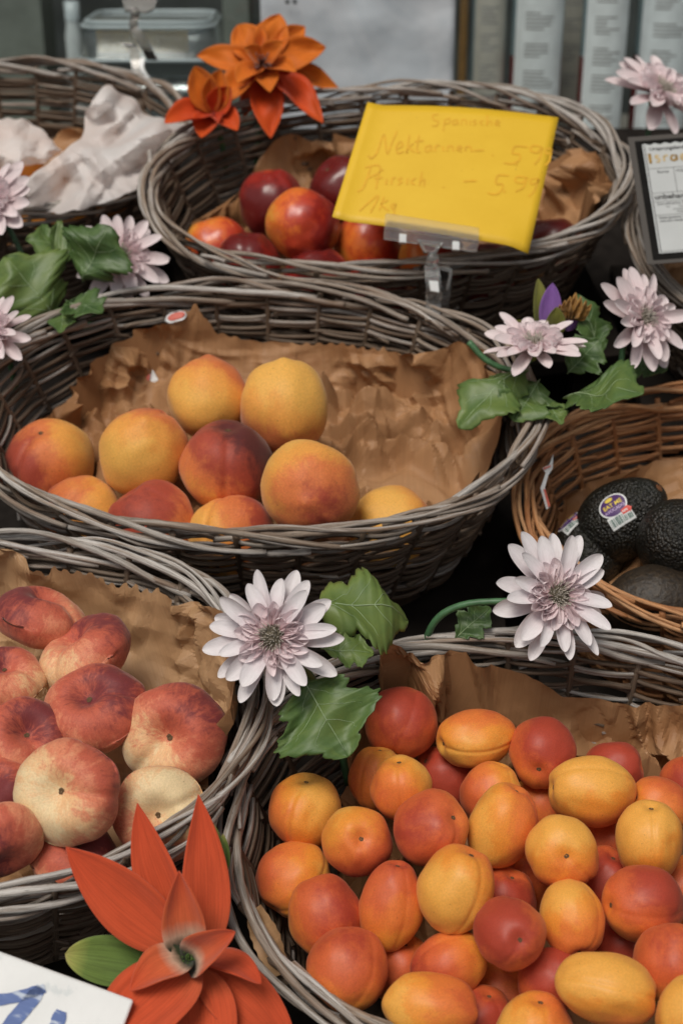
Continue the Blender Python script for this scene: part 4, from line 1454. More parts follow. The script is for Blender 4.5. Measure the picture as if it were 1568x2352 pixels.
t = NT('yellow_card')
uv = t.node('UVMap').outputs[0]
n = t.noise(uv, 3.0, 5, 0.6)
c = t.ramp(n, [(0.3, (0.70, 0.43, 0.016)), (0.7, (0.75, 0.475, 0.024))])
sp = t.step(t.noise(uv, 60.0, 1), 0.76, 0.79)
c = t.mix(t.math('MULTIPLY', sp, 0.6), c, (0.16, 0.07, 0.01))
t.set(Base_Color=c, Roughness=0.5)
M_CARD = t.m
M_INK = plain('faded_orange_ink', (0.69, 0.375, 0.012), 0.6, 0.10, 90)
CT = [(843, 242, 1.345), (1282, 270, 1.350), (1215, 573, 1.272), (762, 505, 1.270)]      # tl tr br bl
C3 = [at(*q) for q in CT]


def card_pt(u, v, lift=0.0):                   # u right, v down
    p = (1 - v) * ((1 - u) * C3[0] + u * C3[1]) + v * ((1 - u) * C3[3] + u * C3[2])
    nn = unit(np.cross(C3[1] - C3[0], C3[0] - C3[3]))
    if nn @ FW > 0:
        nn = -nn
    bow = 0.005 * math.sin(math.pi * u) * (1 - 0.4 * v) - 0.006 * max(0, u - 0.9) / 0.1 * max(0, v - 0.75) / 0.25 + 0.004 * max(0, 0.08 - u) / 0.08
    return p + nn * (bow + lift)


card = link('price_card', None)
card.location = card_pt(.5, .5)
tag(card, 'bright yellow price card with faded handwriting over the nectarines', 'card')
nu, nv = 25, 17
v = [card_pt(i / (nu - 1), j / (nv - 1)) - np.array(card.location) for i in range(nu) for j in range(nv)]
o = obj('sheet', v, grid_faces(nu, nv), M_CARD, card, uv=[(i / (nu - 1), j / (nv - 1)) for i in range(nu) for j in range(nv)])
solid(o, 0.0005)


def z2(p):                                     # coordinates read off an enlargement of the card -> picture units
    return ((800 + p[0] / 1.96) / 1.0204, (p[1] / 1.96) / 1.0204)


def inv_bilin(x, y):
    u = v_ = 0.5
    c_ = [np.array(q[:2], float) for q in CT]
    for _ in range(25):
        p = (1 - v_) * ((1 - u) * c_[0] + u * c_[1]) + v_ * ((1 - u) * c_[3] + u * c_[2])
        du = (1 - v_) * (c_[1] - c_[0]) + v_ * (c_[2] - c_[3])
        dv_ = (1 - u) * (c_[3] - c_[0]) + u * (c_[2] - c_[1])
        J = np.stack([du, dv_], 1)
        d_ = np.linalg.solve(J, np.array([x, y]) - p)
        u, v_ = u + d_[0], v_ + d_[1]
    return u, v_


def pen(root, pts2, to3, width, name, mat, jitter=0.15, seed=0, n_per=7, local=False):
    """one pen stroke: a flat ribbon along a smoothed path"""
    r = random.Random(seed)
    ctrl = np.array([(p[0], p[1], 0.0) for p in pts2], float)
    path = smooth_path(ctrl, max(4, n_per * (len(ctrl) - 1)))
    tg = np.gradient(path, axis=0)
    tg /= np.linalg.norm(tg, axis=1)[:, None] + 1e-9
    nr_ = np.stack([-tg[:, 1], tg[:, 0]], -1)
    vs_ = []
    m_ = len(path)
    for i in range(m_):
        w_ = width * (0.5 + 0.5 * min(1, 3 * min(i, m_ - 1 - i) / m_ + 0.5)) * (1 + jitter * r.uniform(-1, 1))
        for sgn in (-1, 1):
            q = path[i, :2] + sgn * nr_[i] * w_ / 2
            vs_.append(np.array(to3(q)) - (0 if local else np.array(root.location)))
    return obj(name, vs_, [(2 * i, 2 * i + 1, 2 * i + 3, 2 * i + 2) for i in range(m_ - 1)], mat, root, smooth=False)


HAND = [  # 'Spanische'
    [(440, 545), (415, 550), (420, 570), (440, 580), (430, 600), (410, 598)], [(470, 570), (462, 625)], [(470, 575), (490, 565), (492, 585), (468, 592)],
    [(522, 572), (505, 580), (510, 595), (525, 588), (525, 572), (532, 597)], [(545, 597), (548, 575), (565, 573), (568, 597)], [(585, 575), (585, 598)],
    [(612, 572), (600, 580), (612, 588), (600, 598)], [(645, 573), (630, 585), (645, 597)], [(665, 548), (662, 597), (668, 580), (682, 578), (684, 597)],
    [(700, 588), (720, 582), (710, 572), (700, 590), (722, 597)],
    # 'Nektarinen'
    [(118, 728), (135, 740), (160, 715), (192, 632), (205, 722), (225, 680), (252, 618)], [(245, 705), (275, 690), (268, 670), (248, 690), (255, 722), (282, 715)],
    [(308, 640), (295, 722), (302, 700), (326, 680)], [(308, 700), (330, 722)], [(352, 640), (342, 715), (358, 722)], [(332, 672), (372, 668)],
    [(402, 690), (380, 700), (385, 720), (400, 712), (404, 692), (412, 720)], [(425, 720), (428, 695), (446, 692)], [(460, 695), (463, 720)],
    [(480, 720), (484, 698), (502, 696), (508, 720)], [(525, 710), (545, 704), (535, 695), (524, 710), (546, 722)], [(562, 720), (566, 700), (586, 698), (592, 722)], [(600, 716), (648, 712)], [(686, 733), (690, 737)],
    [(850, 690), (795, 690), (780, 722), (812, 726), (812, 752), (780, 770), (740, 768)], [(802, 764), (796, 776)],
    [(915, 685), (875, 682), (865, 705), (895, 714), (918, 690), (908, 735), (882, 770)], [(962, 690), (938, 696), (935, 716), (955, 712), (962, 695), (950, 750), (930, 772)],
    # 'Pfirsich'
    [(105, 782), (165, 775), (170, 808), (120, 830)], [(132, 780), (100, 870), (70, 892)], [(190, 800), (172, 802), (155, 882)], [(148, 836), (186, 832)],
    [(205, 838), (200, 866)], [(225, 866), (230, 838), (246, 835)], [(276, 835), (258, 845), (272, 856), (254, 868)], [(300, 838), (295, 868)],
    [(336, 838), (315, 855), (332, 870)], [(366, 812), (352, 876)], [(356, 856), (376, 848), (374, 876)], [(462, 880), (466, 884)], [(555, 856), (615, 852)],
    [(765, 825), (715, 826), (705, 862), (735, 866), (728, 893), (702, 911), (665, 905)], [(746, 890), (741, 902)],
    [(846, 830), (802, 828), (795, 850), (825, 855), (848, 832), (830, 875), (795, 896)], [(902, 832), (867, 838), (868, 858), (893, 852), (902, 836), (880, 890), (855, 915)],
    # '1kg'
    [(80, 978), (165, 912), (132, 988)], [(192, 918), (172, 978)], [(210, 935), (180, 952), (215, 982)], [(240, 950), (225, 962), (238, 975), (246, 952), (236, 1000)],
]
for i, st in enumerate(HAND):
    pen(card, st, lambda q: card_pt(*inv_bilin(*z2(q)), lift=0.0006), 9.5 if i > 9 else 7, 'handwriting', M_INK, seed=i)

clip = link('card_clip', None)
clip.location = at(1000, 660, 1.285)
tag(clip, 'clear plastic clip holding the yellow card on the basket rim', 'clip')


def z4(x, y):
    return ((860 + x / 5.227) / 1.0204, (460 + y / 5.227) / 1.0204)


slab(clip, 'front_plate', [z4(215, 235), z4(240, 205), z4(1370, 385), z4(1370, 560), z4(210, 395)], 1.264, 0.0016, M_CLEAR)
slab(clip, 'bar', [z4(210, 395), z4(200, 515), z4(1340, 675), z4(1370, 560)], 1.263, 0.006, M_CLEAR)
for x, y in ((435, 512), (1085, 602)):
    slab(clip, 'pin', [z4(x - 42, y - 55), z4(x + 46, y - 48), z4(x + 46, y + 58), z4(x - 42, y + 52)], 1.261, 0.008, M_MILK)
slab(clip, 'bracket', [z4(610, 528), z4(930, 570), z4(860, 690), z4(690, 690)], 1.268, 0.003, M_CLEAR)
slab(clip, 'rib', [z4(610, 528), z4(650, 530), z4(740, 690), z4(695, 690)], 1.265, 0.006, M_CLEAR)
slab(clip, 'rib', [z4(895, 565), z4(935, 570), z4(850, 695), z4(800, 690)], 1.265, 0.006, M_CLEAR)


def ball(root, name, px, py, dep, r_, mat, sq=1.0):
    c_ = at(px, py, dep) - np.array(root.location)
    vs_ = []
    for i in range(20):
        for j in range(12):
            a_, t_ = 2 * math.pi * i / 20, math.pi * j / 11
            vs_.append(c_ + r_ * (RT * math.sin(t_) * math.cos(a_) + UP * math.cos(t_) * sq + FW * math.sin(t_) * math.sin(a_)))
    return obj(name, vs_, grid_faces(20, 12, True), mat, root)


ball(clip, 'ball_joint', *z4(800, 770), 1.271, 0.0058, M_CLEAR, 1.15)


def jaw(name, ctrl, width, thick, root=clip, mat=M_CLEAR):
    """a bent strip: path in picture units and depth, width across the picture"""
    path = smooth_path([at(*c_) for c_ in ctrl], 26) - np.array(root.location)
    vs_ = []
    tg = np.gradient(path, axis=0)
    for p_, t_ in zip(path, tg):
        t_ = unit(t_)
        nn = unit(np.cross(RT, t_))
        for sx, sn in ((-1, -1), (1, -1), (1, 1), (-1, 1)):
            vs_.append(p_ + RT * sx * width / 2 + nn * sn * thick / 2)
    m_ = len(path)
    f = []
    for i in range(m_ - 1):
        for k in range(4):
            f.append((i * 4 + k, i * 4 + (k + 1) % 4, (i + 1) * 4 + (k + 1) % 4, (i + 1) * 4 + k))
    f += [(0, 3, 2, 1), tuple((m_ - 1) * 4 + k for k in range(4))]
    o = obj(name, vs_, f, mat, root, smooth=False)
    bevel_mod(o, 0.0004, 2)
    return o


def zc(x, y, d):
    q = z4(x, y)
    return (q[0], q[1], d)


jaw('front_jaw', [zc(790, 850, 1.272), zc(800, 1000, 1.268), zc(815, 1150, 1.270), zc(810, 1330, 1.280), zc(800, 1520, 1.272)], 0.0138, 0.0022)
jaw('back_jaw', [zc(930, 860, 1.280), zc(960, 1000, 1.295), zc(950, 1150, 1.305), zc(920, 1330, 1.312), zc(960, 1500, 1.325), zc(1030, 1620, 1.335)], 0.0120, 0.0022)
slab(clip, 'spring_block', [z4(755, 1030), z4(870, 1040), z4(885, 1180), z4(775, 1160)], 1.2655, 0.004, M_MILK)
slab(clip, 'handle', [z4(880, 850), z4(1040, 885), z4(1050, 920), z4(1000, 1150), z4(965, 1140), z4(1005, 930), z4(890, 905)], 1.277, 0.006, M_CLEAR)

# ------------------------------------------------------------------ laminated origin sign at the right edge
sgn = link('origin_sign', None)
S_TL, S_BL = at(1440, 315, 1.350), at(1474, 608, 1.285)
sy_ = unit(S_TL - S_BL)
sx_ = unit(at(1568, 294, 1.350) - S_TL)
sx_ = unit(sx_ - sy_ * (sx_ @ sy_) * 0.6)
sn_ = unit(np.cross(sx_, sy_))
SH = np.linalg.norm(S_TL - S_BL)
sgn.matrix_basis = frame(S_TL, sx_, sy_, sn_)
tag(sgn, 'laminated black bordered sign reading Ursprungsland at the right edge', 'sign')
SW = 0.088
K = SH / 1770.0
M_LAM = NT('laminate_film')
M_LAM.set(Base_Color=(0.075, 0.068, 0.062), Roughness=0.5, Specular_IOR_Level=0.15)
M_LAM = M_LAM.m
M_SHEET = plain('white_sign_paper', (0.44, 0.46, 0.46), 0.35, .04, 30)
M_BORD = plain('black_sign_border', (0.008, 0.0075, 0.007), 0.7, .2, 60, Specular_IOR_Level=0.08)
M_SMEAR = plain('smeared_ochre_ink', (0.26, 0.15, 0.02), 0.6, .4, 400)
M_SMEAR2 = plain('smeared_pale_ink', (0.48, 0.36, 0.18), 0.6, .2, 300)


def sg(zx, zy):                                # enlargement coordinates -> metres on the sign, x right, y up (<0)
    xl = 230 + (zy - 230) * 0.113
    return (zx - xl) * K, -(zy + 0.12 * (zx - xl) - 230) * K


def sflat(name, vf, mat, z):
    return obj(name, [(a_, b_, z) for a_, b_ in vf[0]], vf[1], mat, sgn, smooth=False)


lam = obj('laminate', *box(0, SW, -SH, 0, -0.0009, 0), M_LAM, sgn, smooth=False)
bevel_mod(lam, 0.0004, 1)
x0, y0 = 0.0058, -0.0060
sflat('border', ([(x0, -SH + 0.004), (SW - x0, -SH + 0.004), (SW - x0, y0), (x0, y0)], [(0, 1, 2, 3)]), M_BORD, 0.0003)
wx0, wy0, wy1 = 0.0122, -0.0112, -SH + 0.0108
top = [(wx0 + (SW - 2 * wx0) * i / 40, wy0 + 0.0009 * math.sin(i * 1.05)) for i in range(40, -1, -1)]
sflat('sheet', ([(wx0, wy1), (SW - wx0, wy1)] + top, [tuple(range(43))]), M_SHEET, 0.0006)


def sline(a_, b_, wd=0.00042):
    d_ = np.array(b_) - np.array(a_)
    nn = np.array([-d_[1], d_[0]]) / (np.linalg.norm(d_) + 1e-9) * wd / 2
    return [tuple(np.array(a_) - nn), tuple(np.array(b_) - nn), tuple(np.array(b_) + nn), tuple(np.array(a_) + nn)]


ln_ = []
yr = [-0.0405, -0.0690, -0.0790, -0.0945, wy1 + 0.0016]
for yy in yr:
    ln_.append(sline((wx0 + 0.0015, yy), (SW - wx0 - 0.0015, yy)))
ln_.append(sline((wx0 + 0.0018, wy0 - 0.001), (wx0 + 0.0018, wy1 + 0.001), 0.0008))
ln_.append(sline((SW - wx0 - 0.0018, wy0 - 0.001), (SW - wx0 - 0.0018, wy1 + 0.001), 0.0008))
ln_.append(sline((0.0375, yr[0]), (0.0375, yr[1])))
vv, ff = [], []
for q in ln_:
    ff.append(tuple(len(vv) + i for i in range(4)))
    vv += q
sflat('rules', (vv, ff), M_BLACK, 0.0008)
for txt, x, y, size, bold in (('Ursprungsland', 0.0180, -0.0190, 0.0056, .00012), ('Sorte', 0.0220, -0.0462, 0.0048, 0), ('Hdl.Kl.', 0.0395, -0.0462, 0.0048, 0),
                              ('unbehandelt', 0.0158, -0.0762, 0.0082, .0002), ('Zitrusfr\u00fcchte konserviert', 0.0172, -0.0830, 0.0040, 0), ('mit', 0.0250, -0.0862, 0.0026, 0), ('Imazalil', 0.0365, -0.0862, 0.0026, 0),
                              ('Orthophenylphenol', 0.0310, -0.0893, 0.0026, 0), ('Thiabendazol', 0.0335, -0.0924, 0.0026, 0),
                              ('Schale gewachst. Schale', 0.0170, -0.0985, 0.0031, .00005), ('nicht zum Verzehr geeignet', 0.0170, -0.1022, 0.0031, .00005)):
    tv, tf = text_mesh(txt, size, bold)
    sflat('lettering', ([(a_ + x, b_ + y) for a_, b_, _ in tv], tf), M_BLACK, 0.0009)
ISR = [[(0, 8), (0, 0)], [(6.2, 5.6), (4.2, 6.0), (3.8, 4.4), (6.0, 3.0), (5.4, 1.0), (3.4, 1.2)], [(9, 5.4), (9, 1)], [(9, 4.2), (10.4, 5.6), (11.8, 5.2)],
       [(17, 5.4), (14.4, 5.0), (13.6, 2.6), (15.4, 1.2), (17, 3), (17.2, 5.4), (17.6, 1.2)], [(20, 3.2), (22.6, 3.6), (21.6, 5.6), (20, 4), (20.6, 1.4), (23, 1.6)], [(26, 8.2), (26, 1)]]


for i, st in enumerate(ISR):
    o = pen(sgn, [(0.0175 + x * 0.00142, -0.0345 + y * 0.00150) for x, y in st], lambda q: (q[0], q[1], 0.001), 0.0030 if i == 0 else 0.0021, 'smeared_lettering', M_SMEAR if i in (0, 4) else M_SMEAR2, seed=i, local=True)

# ------------------------------------------------------------------ tissue wrapped oranges
t = NT('orange_peel')
co = t.node('TexCoord').outputs['Object']
n = t.noise(co, 500, 3)
t.set(Base_Color=t.ramp(t.noise(co, 30, 3), [(0.3, (0.66, 0.22, 0.015)), (0.7, (0.72, 0.30, 0.025))]), Roughness=0.4)
t.bump(n, 0.4, 0.001)
M_ORANGE = t.m
for i, (px, py, w, r_, lb) in enumerate([(30, 408, -.040, .036, 'orange showing at the left under white tissue'), (232, 436, -.042, .036, 'orange showing through a gap in the white tissue paper'),
                                         (120, 494, -.040, .036, 'orange low behind the front rim, mostly under tissue')]):
    b = BK['L']
    c_ = at(px, py, b.hit(px, py, w))
    vs_ = []
    for a in range(40):
        for j in range(24):
            ph, th = 2 * math.pi * a / 40, math.pi * j / 23
            nn = Vector((math.sin(th) * math.cos(ph), math.sin(th) * math.sin(ph), math.cos(th)))
            k = (1 + 0.02 * noise.noise(nn * 2 + Vector((i, 0, 0)))) * (1 - 0.05 * math.exp(-(th / .18) ** 2))
            vs_.append(np.array(nn) * r_ * k)
    o = obj('orange', vs_, grid_faces(40, 24, True), M_ORANGE, None, matrix=frame_z(c_, cdir((.2, .3, .9)), RT))
    tag(o, lb, 'orange', 'oranges in tissue paper')
    link('stem_button', bpy.data.meshes.get('navel') or mesh_data('navel', [(0.003 * math.cos(k), 0.003 * math.sin(k), .0355) for k in range(6)] + [(0, 0, .0362)], [(k, (k + 1) % 6, 6) for k in range(6)], M_STEMY), o)

t = NT('white_tissue_paper')
co = t.node('TexCoord').outputs['Object']
n = t.noise(co, 60, 5, 0.6)
c = t.ramp(t.noise(co, 18, 3), [(0.35, (0.88, 0.81, 0.78)), (0.65, (0.92, 0.90, 0.89))])
t.set(Base_Color=c, Roughness=0.6, Specular_IOR_Level=0.3)
t.bump(n, 0.25, 0.003)
tr = t.node('BsdfTranslucent')
t.put(tr.inputs['Color'], c)
mx = t.node('MixShader')
mx.inputs[0].default_value = 0.42
t.l.new(t.p.outputs[0], mx.inputs[1])
t.l.new(tr.outputs[0], mx.inputs[2])
t.l.new(mx.outputs[0], t.n['Material Output'].inputs[0])
M_TISSUE = t.m


def tissue(label, outline, seed, w0=0.024, drop=0.034, floor_=0.25):
    """a thin crumpled sheet lying over the oranges: domed, with sharp folds, its edge tucked down"""
    b = BK['L']
    cx, cy = np.mean([q[0] for q in outline]), np.mean([q[1] for q in outline])
    outline = [(cx + (q[0] - cx) * 1.07, cy + (q[1] - cy) * 1.07) for q in outline]
    nth, nr_ = 220, 62
    ctrl = np.array([(q[0], q[1], 0) for q in outline] + [(outline[0][0], outline[0][1], 0)], float)
    seg = np.concatenate([[0], np.cumsum(np.linalg.norm(np.diff(ctrl, axis=0), axis=1))])
    tt_ = np.linspace(0, seg[-1], nth, endpoint=False)
    bx_, by_ = np.interp(tt_, seg, ctrl[:, 0]), np.interp(tt_, seg, ctrl[:, 1])
    rr_ = np.linspace(0, 1, nr_)
    X = cx + (bx_[:, None] - cx) * rr_[None]
    Y = cy + (by_[:, None] - cy) * rr_[None]
    c0 = at(cx, cy, b.hit(cx, cy, w0))
    k = b.hit(cx, cy, w0) / FPX
    h = crumple((X - cx) * k * 0.8, (Y - cy) * k * 0.8, seed, n=9, slope=0.80, floor=floor_, lines=44)
    big = vnoise((X - cx) * k, (Y - cy) * k, seed + 3, 26.0) * 0.010
    P = np.zeros(X.shape + (3,))
    for i in range(nth):
        for j in range(nr_):
            d_ = ray(X[i, j], Y[i, j])
            dep = b.hit(X[i, j], Y[i, j], w0) + drop * (rr_[j] ** 2.2 - 0.35) - (h[i, j] + big[i, j])
            sc_ = 1 + 0.10 * rr_[j] * noise.noise(Vector((i * .13, j * .05, seed)))
            q = CAM + d_ * dep
            P[i, j] = c0 + (q - c0) * sc_
    o = obj('tissue_paper', P.reshape(-1, 3) - c0, grid_faces(nth, nr_, True), M_TISSUE, None)
    o.location = c0
    tag(o, label, 'tissue paper', 'tissue papers round the oranges')
    return o


tissue('large crumpled white tissue rising to a peak in the upper left basket', [(45, 478), (75, 405), (190, 320), (212, 232), (255, 205), (300, 235), (345, 275), (440, 295), (425, 340), (330, 420), (230, 462), (120, 485)], 3)
tissue('smaller crumpled white tissue at the left edge of the upper left basket', [(-90, 300), (-20, 278), (50, 276), (95, 300), (132, 345), (100, 372), (20, 382), (-90, 395)], 8, .014, .024)

# ------------------------------------------------------------------ white board with blue paint at the lower left
M_BOARD = NT('painted_white_board')
co = M_BOARD.node('TexCoord').outputs['Object']
n = M_BOARD.noise(co, 14, 6, 0.65)
wr = M_BOARD.step(M_BOARD.noise(co, 40, 4, .6), .60, .66)
M_BOARD.set(Base_Color=M_BOARD.mix(M_BOARD.math('MULTIPLY', wr, .5), M_BOARD.ramp(n, [(.3, (.66, .67, .66)), (.7, (.76, .77, .76))]), (.48, .53, .54)), Roughness=.4)
M_BOARD.bump(n, .2, .003)
M_BOARD = M_BOARD.m
t = NT('brushed_blue_paint')
co = t.node('TexCoord').outputs['Object']
n = t.noise(t.scale(co, (60.0, 260.0, 60.0)), 1.0, 3)
t.set(Base_Color=t.ramp(n, [(.36, (.46, .52, .62)), (.46, (.07, .13, .34)), (.8, (.045, .09, .27))]), Roughness=.45)
M_BLUE = t.m
bd = link('painted_board', None)
B0, B1 = at(-160, 2126, .80), at(255, 2277, .80)
bx = unit(B1 - B0)
bn = unit(cdir((-.1, .5, .85)))
bn = unit(bn - bx * (bn @ bx))
by = np.cross(bn, bx)
bd.matrix_basis = frame(B0, bx, by, bn)
tag(bd, 'white board with blue brushed lettering in the lower left corner', 'board')
o = obj('panel', *box(-.05, .122, -.22, 0, -.008, 0), M_BOARD, bd, smooth=False)
bevel_mod(o, .0015, 2)


def board_pt(q):
    d = ray(q[0], q[1])
    t_ = ((B0 - CAM) @ bn) / (d @ bn)
    p = CAM + d * t_ - B0
    return (p @ bx, p @ by, 0.0006)


for i, (st, wd) in enumerate([([(-40, 2300), (30, 2292), (104, 2270)], 26), ([(96, 2268), (62, 2310), (20, 2360), (-20, 2420)], 34), ([(142, 2322), (132, 2350), (115, 2400)], 32)]):
    o = pen(bd, st, board_pt, wd, 'brush_lettering', M_BLUE, 0.08, i + 40, local=True)

# ------------------------------------------------------------------ scraps: torn stickers and paper
scr = link('torn_sticker', None)
scr.location = at(404, 728, 1.26)


def scrap(label, poly, dep, mat1, inner=None, tilt=.004):
    root = link('torn_sticker', None)
    cx, cy = np.mean([p[0] for p in poly]), np.mean([p[1] for p in poly])
    root.location = at(cx, cy, dep)
    tag(root, label, 'sticker')
    P = [at(x, y, dep + tilt * math.sin(i * 1.7)) - np.array(root.location) for i, (x, y) in enumerate(poly)]
    solid(obj('backing', P, [tuple(range(len(P)))], mat1, root, smooth=False), 0.0003)
    for q in inner or ():
        P = [at(x, y, dep - 0.0012 + tilt * .4 * math.sin(i * 1.7)) - np.array(root.location) for i, (x, y) in enumerate(q)]
        obj('print', P, [tuple(range(len(P)))], M_REDP, root, smooth=False)
    return root


bpy.data.objects.remove(scr)
M_REDP = flat_mat('faded_red_print', (0.60, 0.13, 0.09))


def oval(cx, cy, rx, ry, ang, n=18):
    return [(cx + rx * math.cos(a_) * math.cos(ang) - ry * math.sin(a_) * math.sin(ang), cy + rx * math.cos(a_) * math.sin(ang) + ry * math.sin(a_) * math.cos(ang)) for a_ in [2 * math.pi * i / n for i in range(n)]]


def paper_dep(key, px, py, default):
    d_ = V(ray(px, py))
    h_, _, _, _ = LIN[key].ray_cast(V(CAM), d_.normalized())
    return default if h_ is None else (np.array(h_) - CAM) @ FW - 0.002


scrap('small oval red and white sticker on the upper paper edge', oval(404, 728, 26, 13, -.3), paper_dep('P', 404, 736, 1.262), M_WHITE, [oval(405, 726, 21, 8.5, -.3)], .001)
scrap('torn white and red sticker scrap stuck on the creased brown paper', [(330, 868), (342, 852), (352, 850), (364, 872), (350, 884), (336, 882)], paper_dep('P', 347, 868, 1.222), M_WHITE, [[(334, 870), (342, 856), (346, 862), (340, 880)]], .002)
scrap('torn red edged paper tape stuck to the tan basket rim', [(1270, 1042), (1268, 1076), (1258, 1092), (1250, 1120), (1262, 1165), (1254, 1170), (1240, 1122), (1252, 1086), (1244, 1075), (1260, 1068)], BK['A'].hit(1255, 1105, 0.004), M_WHITE,
      [[(1246, 1075), (1264, 1068), (1264, 1072), (1248, 1079)], [(1247, 1124), (1251, 1122), (1263, 1162), (1258, 1165)]], .001)
torn = link('torn_paper', None)
torn.location = at(615, 2150, .875)
tag(torn, 'torn grey brown paper edge tucked inside the apricot basket', 'paper')
v, f, uv, _, _ = ribbon_surf(at(585, 2085, .885), at(650, 2235, .87), cdir((-.3, .3, .9)), 34 * .875 / FPX, .06, .5, lambda u: 0.55 + .45 * math.sin(math.pi * u) * (1 + .1 * math.sin(u * 40)), 30, 9, .15, 4)
obj('sheet', v - np.array(torn.location), f, KRAFT2, torn, [(a_ * .1, b_ * .03) for a_, b_ in uv])

# ------------------------------------------------------------------ shop front behind the stall
M_WALL = plain('shop_wall_paint', (0.20, 0.20, 0.19), .8, .15, 12)
M_FRAME = plain('grey_window_frame', (0.10, 0.10, 0.10), .5, .15, 30)
shop = link('shop_front', None)
shop.location = (0, 2.02, 0)
tag(shop, 'shop front with a large window behind the baskets', 'building')


def shop_box(name, x0_, x1_, y0_, y1_, z0_, z1_, mat, bev=0.003):
    o = obj(name, *box(x0_, x1_, y0_ - 2.02, y1_ - 2.02, z0_, z1_), mat, shop, smooth=False)
    if bev:
        bevel_mod(o, bev, 2)
    return o


shop_box('lower_wall', -2.6, 2.6, 2.0, 2.14, 0, 1.10, M_WALL)
shop_box('upper_wall', -2.6, 2.6, 2.0, 2.14, 2.35, 3.6, M_WALL)
shop_box('sill', -2.6, 2.6, 1.97, 2.06, 1.1025, 1.125, M_FRAME)
shop_box('lintel', -2.6, 2.6, 1.99, 2.05, 2.31, 2.348, M_FRAME)
for x in (-2.57, -1.2, 1.2, 2.57):
    shop_box('mullion', x - .025, x + .025, 1.995, 2.045, 1.127, 2.308, M_FRAME)
t = NT('window_glass')
gl = t.node('BsdfGlossy')
gl.inputs['Roughness'].default_value = 0.02
tp = t.node('BsdfTransparent')
tp.inputs['Color'].default_value = (0.90, 0.94, 0.94, 1)
fr = t.node('LayerWeight')
fr.inputs['Blend'].default_value = 0.5
mx = t.node('MixShader')
t.l.new(t.math('ADD', 0.045, t.math('MULTIPLY', t.math('POWER', fr.outputs['Facing'], 5.0), 0.9)), mx.inputs[0])
t.l.new(tp.outputs[0], mx.inputs[1])
t.l.new(gl.outputs[0], mx.inputs[2])
t.l.new(mx.outputs[0], t.n['Material Output'].inputs[0])
for xa, xb in ((-2.545, -1.225), (-1.175, 1.175), (1.225, 2.545)):
    obj('pane', [(xa, -.005, 1.126), (xb, -.005, 1.126), (xb, -.005, 2.309), (xa, -.005, 2.309)], [(0, 1, 2, 3)], t.m, shop, smooth=False)
room = obj('shop_interior', *join([box(-2.6, 2.6, 3.4, 3.45, 0, 3), box(-2.6, 2.6, 2.15, 3.4, 2.5, 2.55), box(-2.62, -2.6, 2.15, 3.4, 0, 3), box(2.6, 2.62, 2.15, 3.4, 0, 3), box(-2.6, 2.6, 2.15, 3.4, 0, .02)])[:2],
           plain('dim_shop_interior', (0.30, 0.31, 0.28), .8, .5, 4), None, smooth=False)
tag(room, None, None, kind='structure')
shelf = obj('window_shelf', *box(-1.15, 1.15, 2.06, 2.5, 1.118, 1.138), plain('pale_shelf', (0.30, 0.28, 0.25), .5, .1, 20), None, smooth=False)
bevel_mod(shelf, .002)
tag(shelf, 'pale display shelf inside the shop window', 'shelf')


def inside(px, py, y):                         # point on the vertical plane at world y
    d = ray(px, py)
    return CAM + d * ((y - CAM[1]) / d[1])


# white poster sheet
t = NT('pale_plastic_sheet')
co = t.node('TexCoord').outputs['Object']
n = t.noise(co, 7, 5, .55, 1.2)
t.set(Base_Color=t.ramp(n, [(.35, (.50, .55, .59)), (.65, (.64, .67, .70))]), Roughness=.25, Coat_Weight=.3)
t.bump(t.noise(co, 9, 3), .3, .02)
pa, pb = inside(602, 200, 1.995), inside(1046, 0, 1.995)
vs_ = []
for i in range(31):
    for j in range(41):
        x = pa[0] + (pb[0] - pa[0]) * i / 30
        z = 1.13 + (1.40 - 1.13) * j / 40
        vs_.append((x, 1.996 + .004 * noise.noise(Vector((x * 18, z * 18, 1))), z))
po = link('poster', None)
tag(po, 'blank pale plastic covered poster hanging behind the upper basket', 'poster')
solid(obj('sheet', vs_, grid_faces(31, 41), t.m, po), .0006)
for px in (660, 677):
    c_ = inside(px, 4, 1.986)
    obj('eyelet', [(c_[0] + .003 * math.cos(k * .524), c_[1], c_[2] + .003 * math.sin(k * .524)) for k in range(12)], [tuple(range(12))], M_BLACK, po, smooth=False)

# bottles with paper labels
M_LABEL = []
for k, cc in enumerate([(.48, .45, .39), (.80, .82, .82), (.82, .84, .84), (.80, .83, .84)]):
    M_LABEL.append(plain('bottle_label', cc, .6, .12, 30))
M_PRINT = plain('label_print', (.30, .29, .28), .6, .2, 100)
t = NT('red_bottle_glass')
t.set(Base_Color=(.10, .012, .012), Roughness=.08, Specular_IOR_Level=.6)
M_RGL = t.m
t = NT('pale_bottle_glass')
t.set(Base_Color=(.20, .27, .29), Roughness=.1, Specular_IOR_Level=.6)
M_PGL = t.m


def lathe(prof, n=28):
    v = [(r_ * math.cos(2 * math.pi * i / n), r_ * math.sin(2 * math.pi * i / n), z) for i in range(n) for r_, z in prof]
    return v, grid_faces(n, len(prof), True)


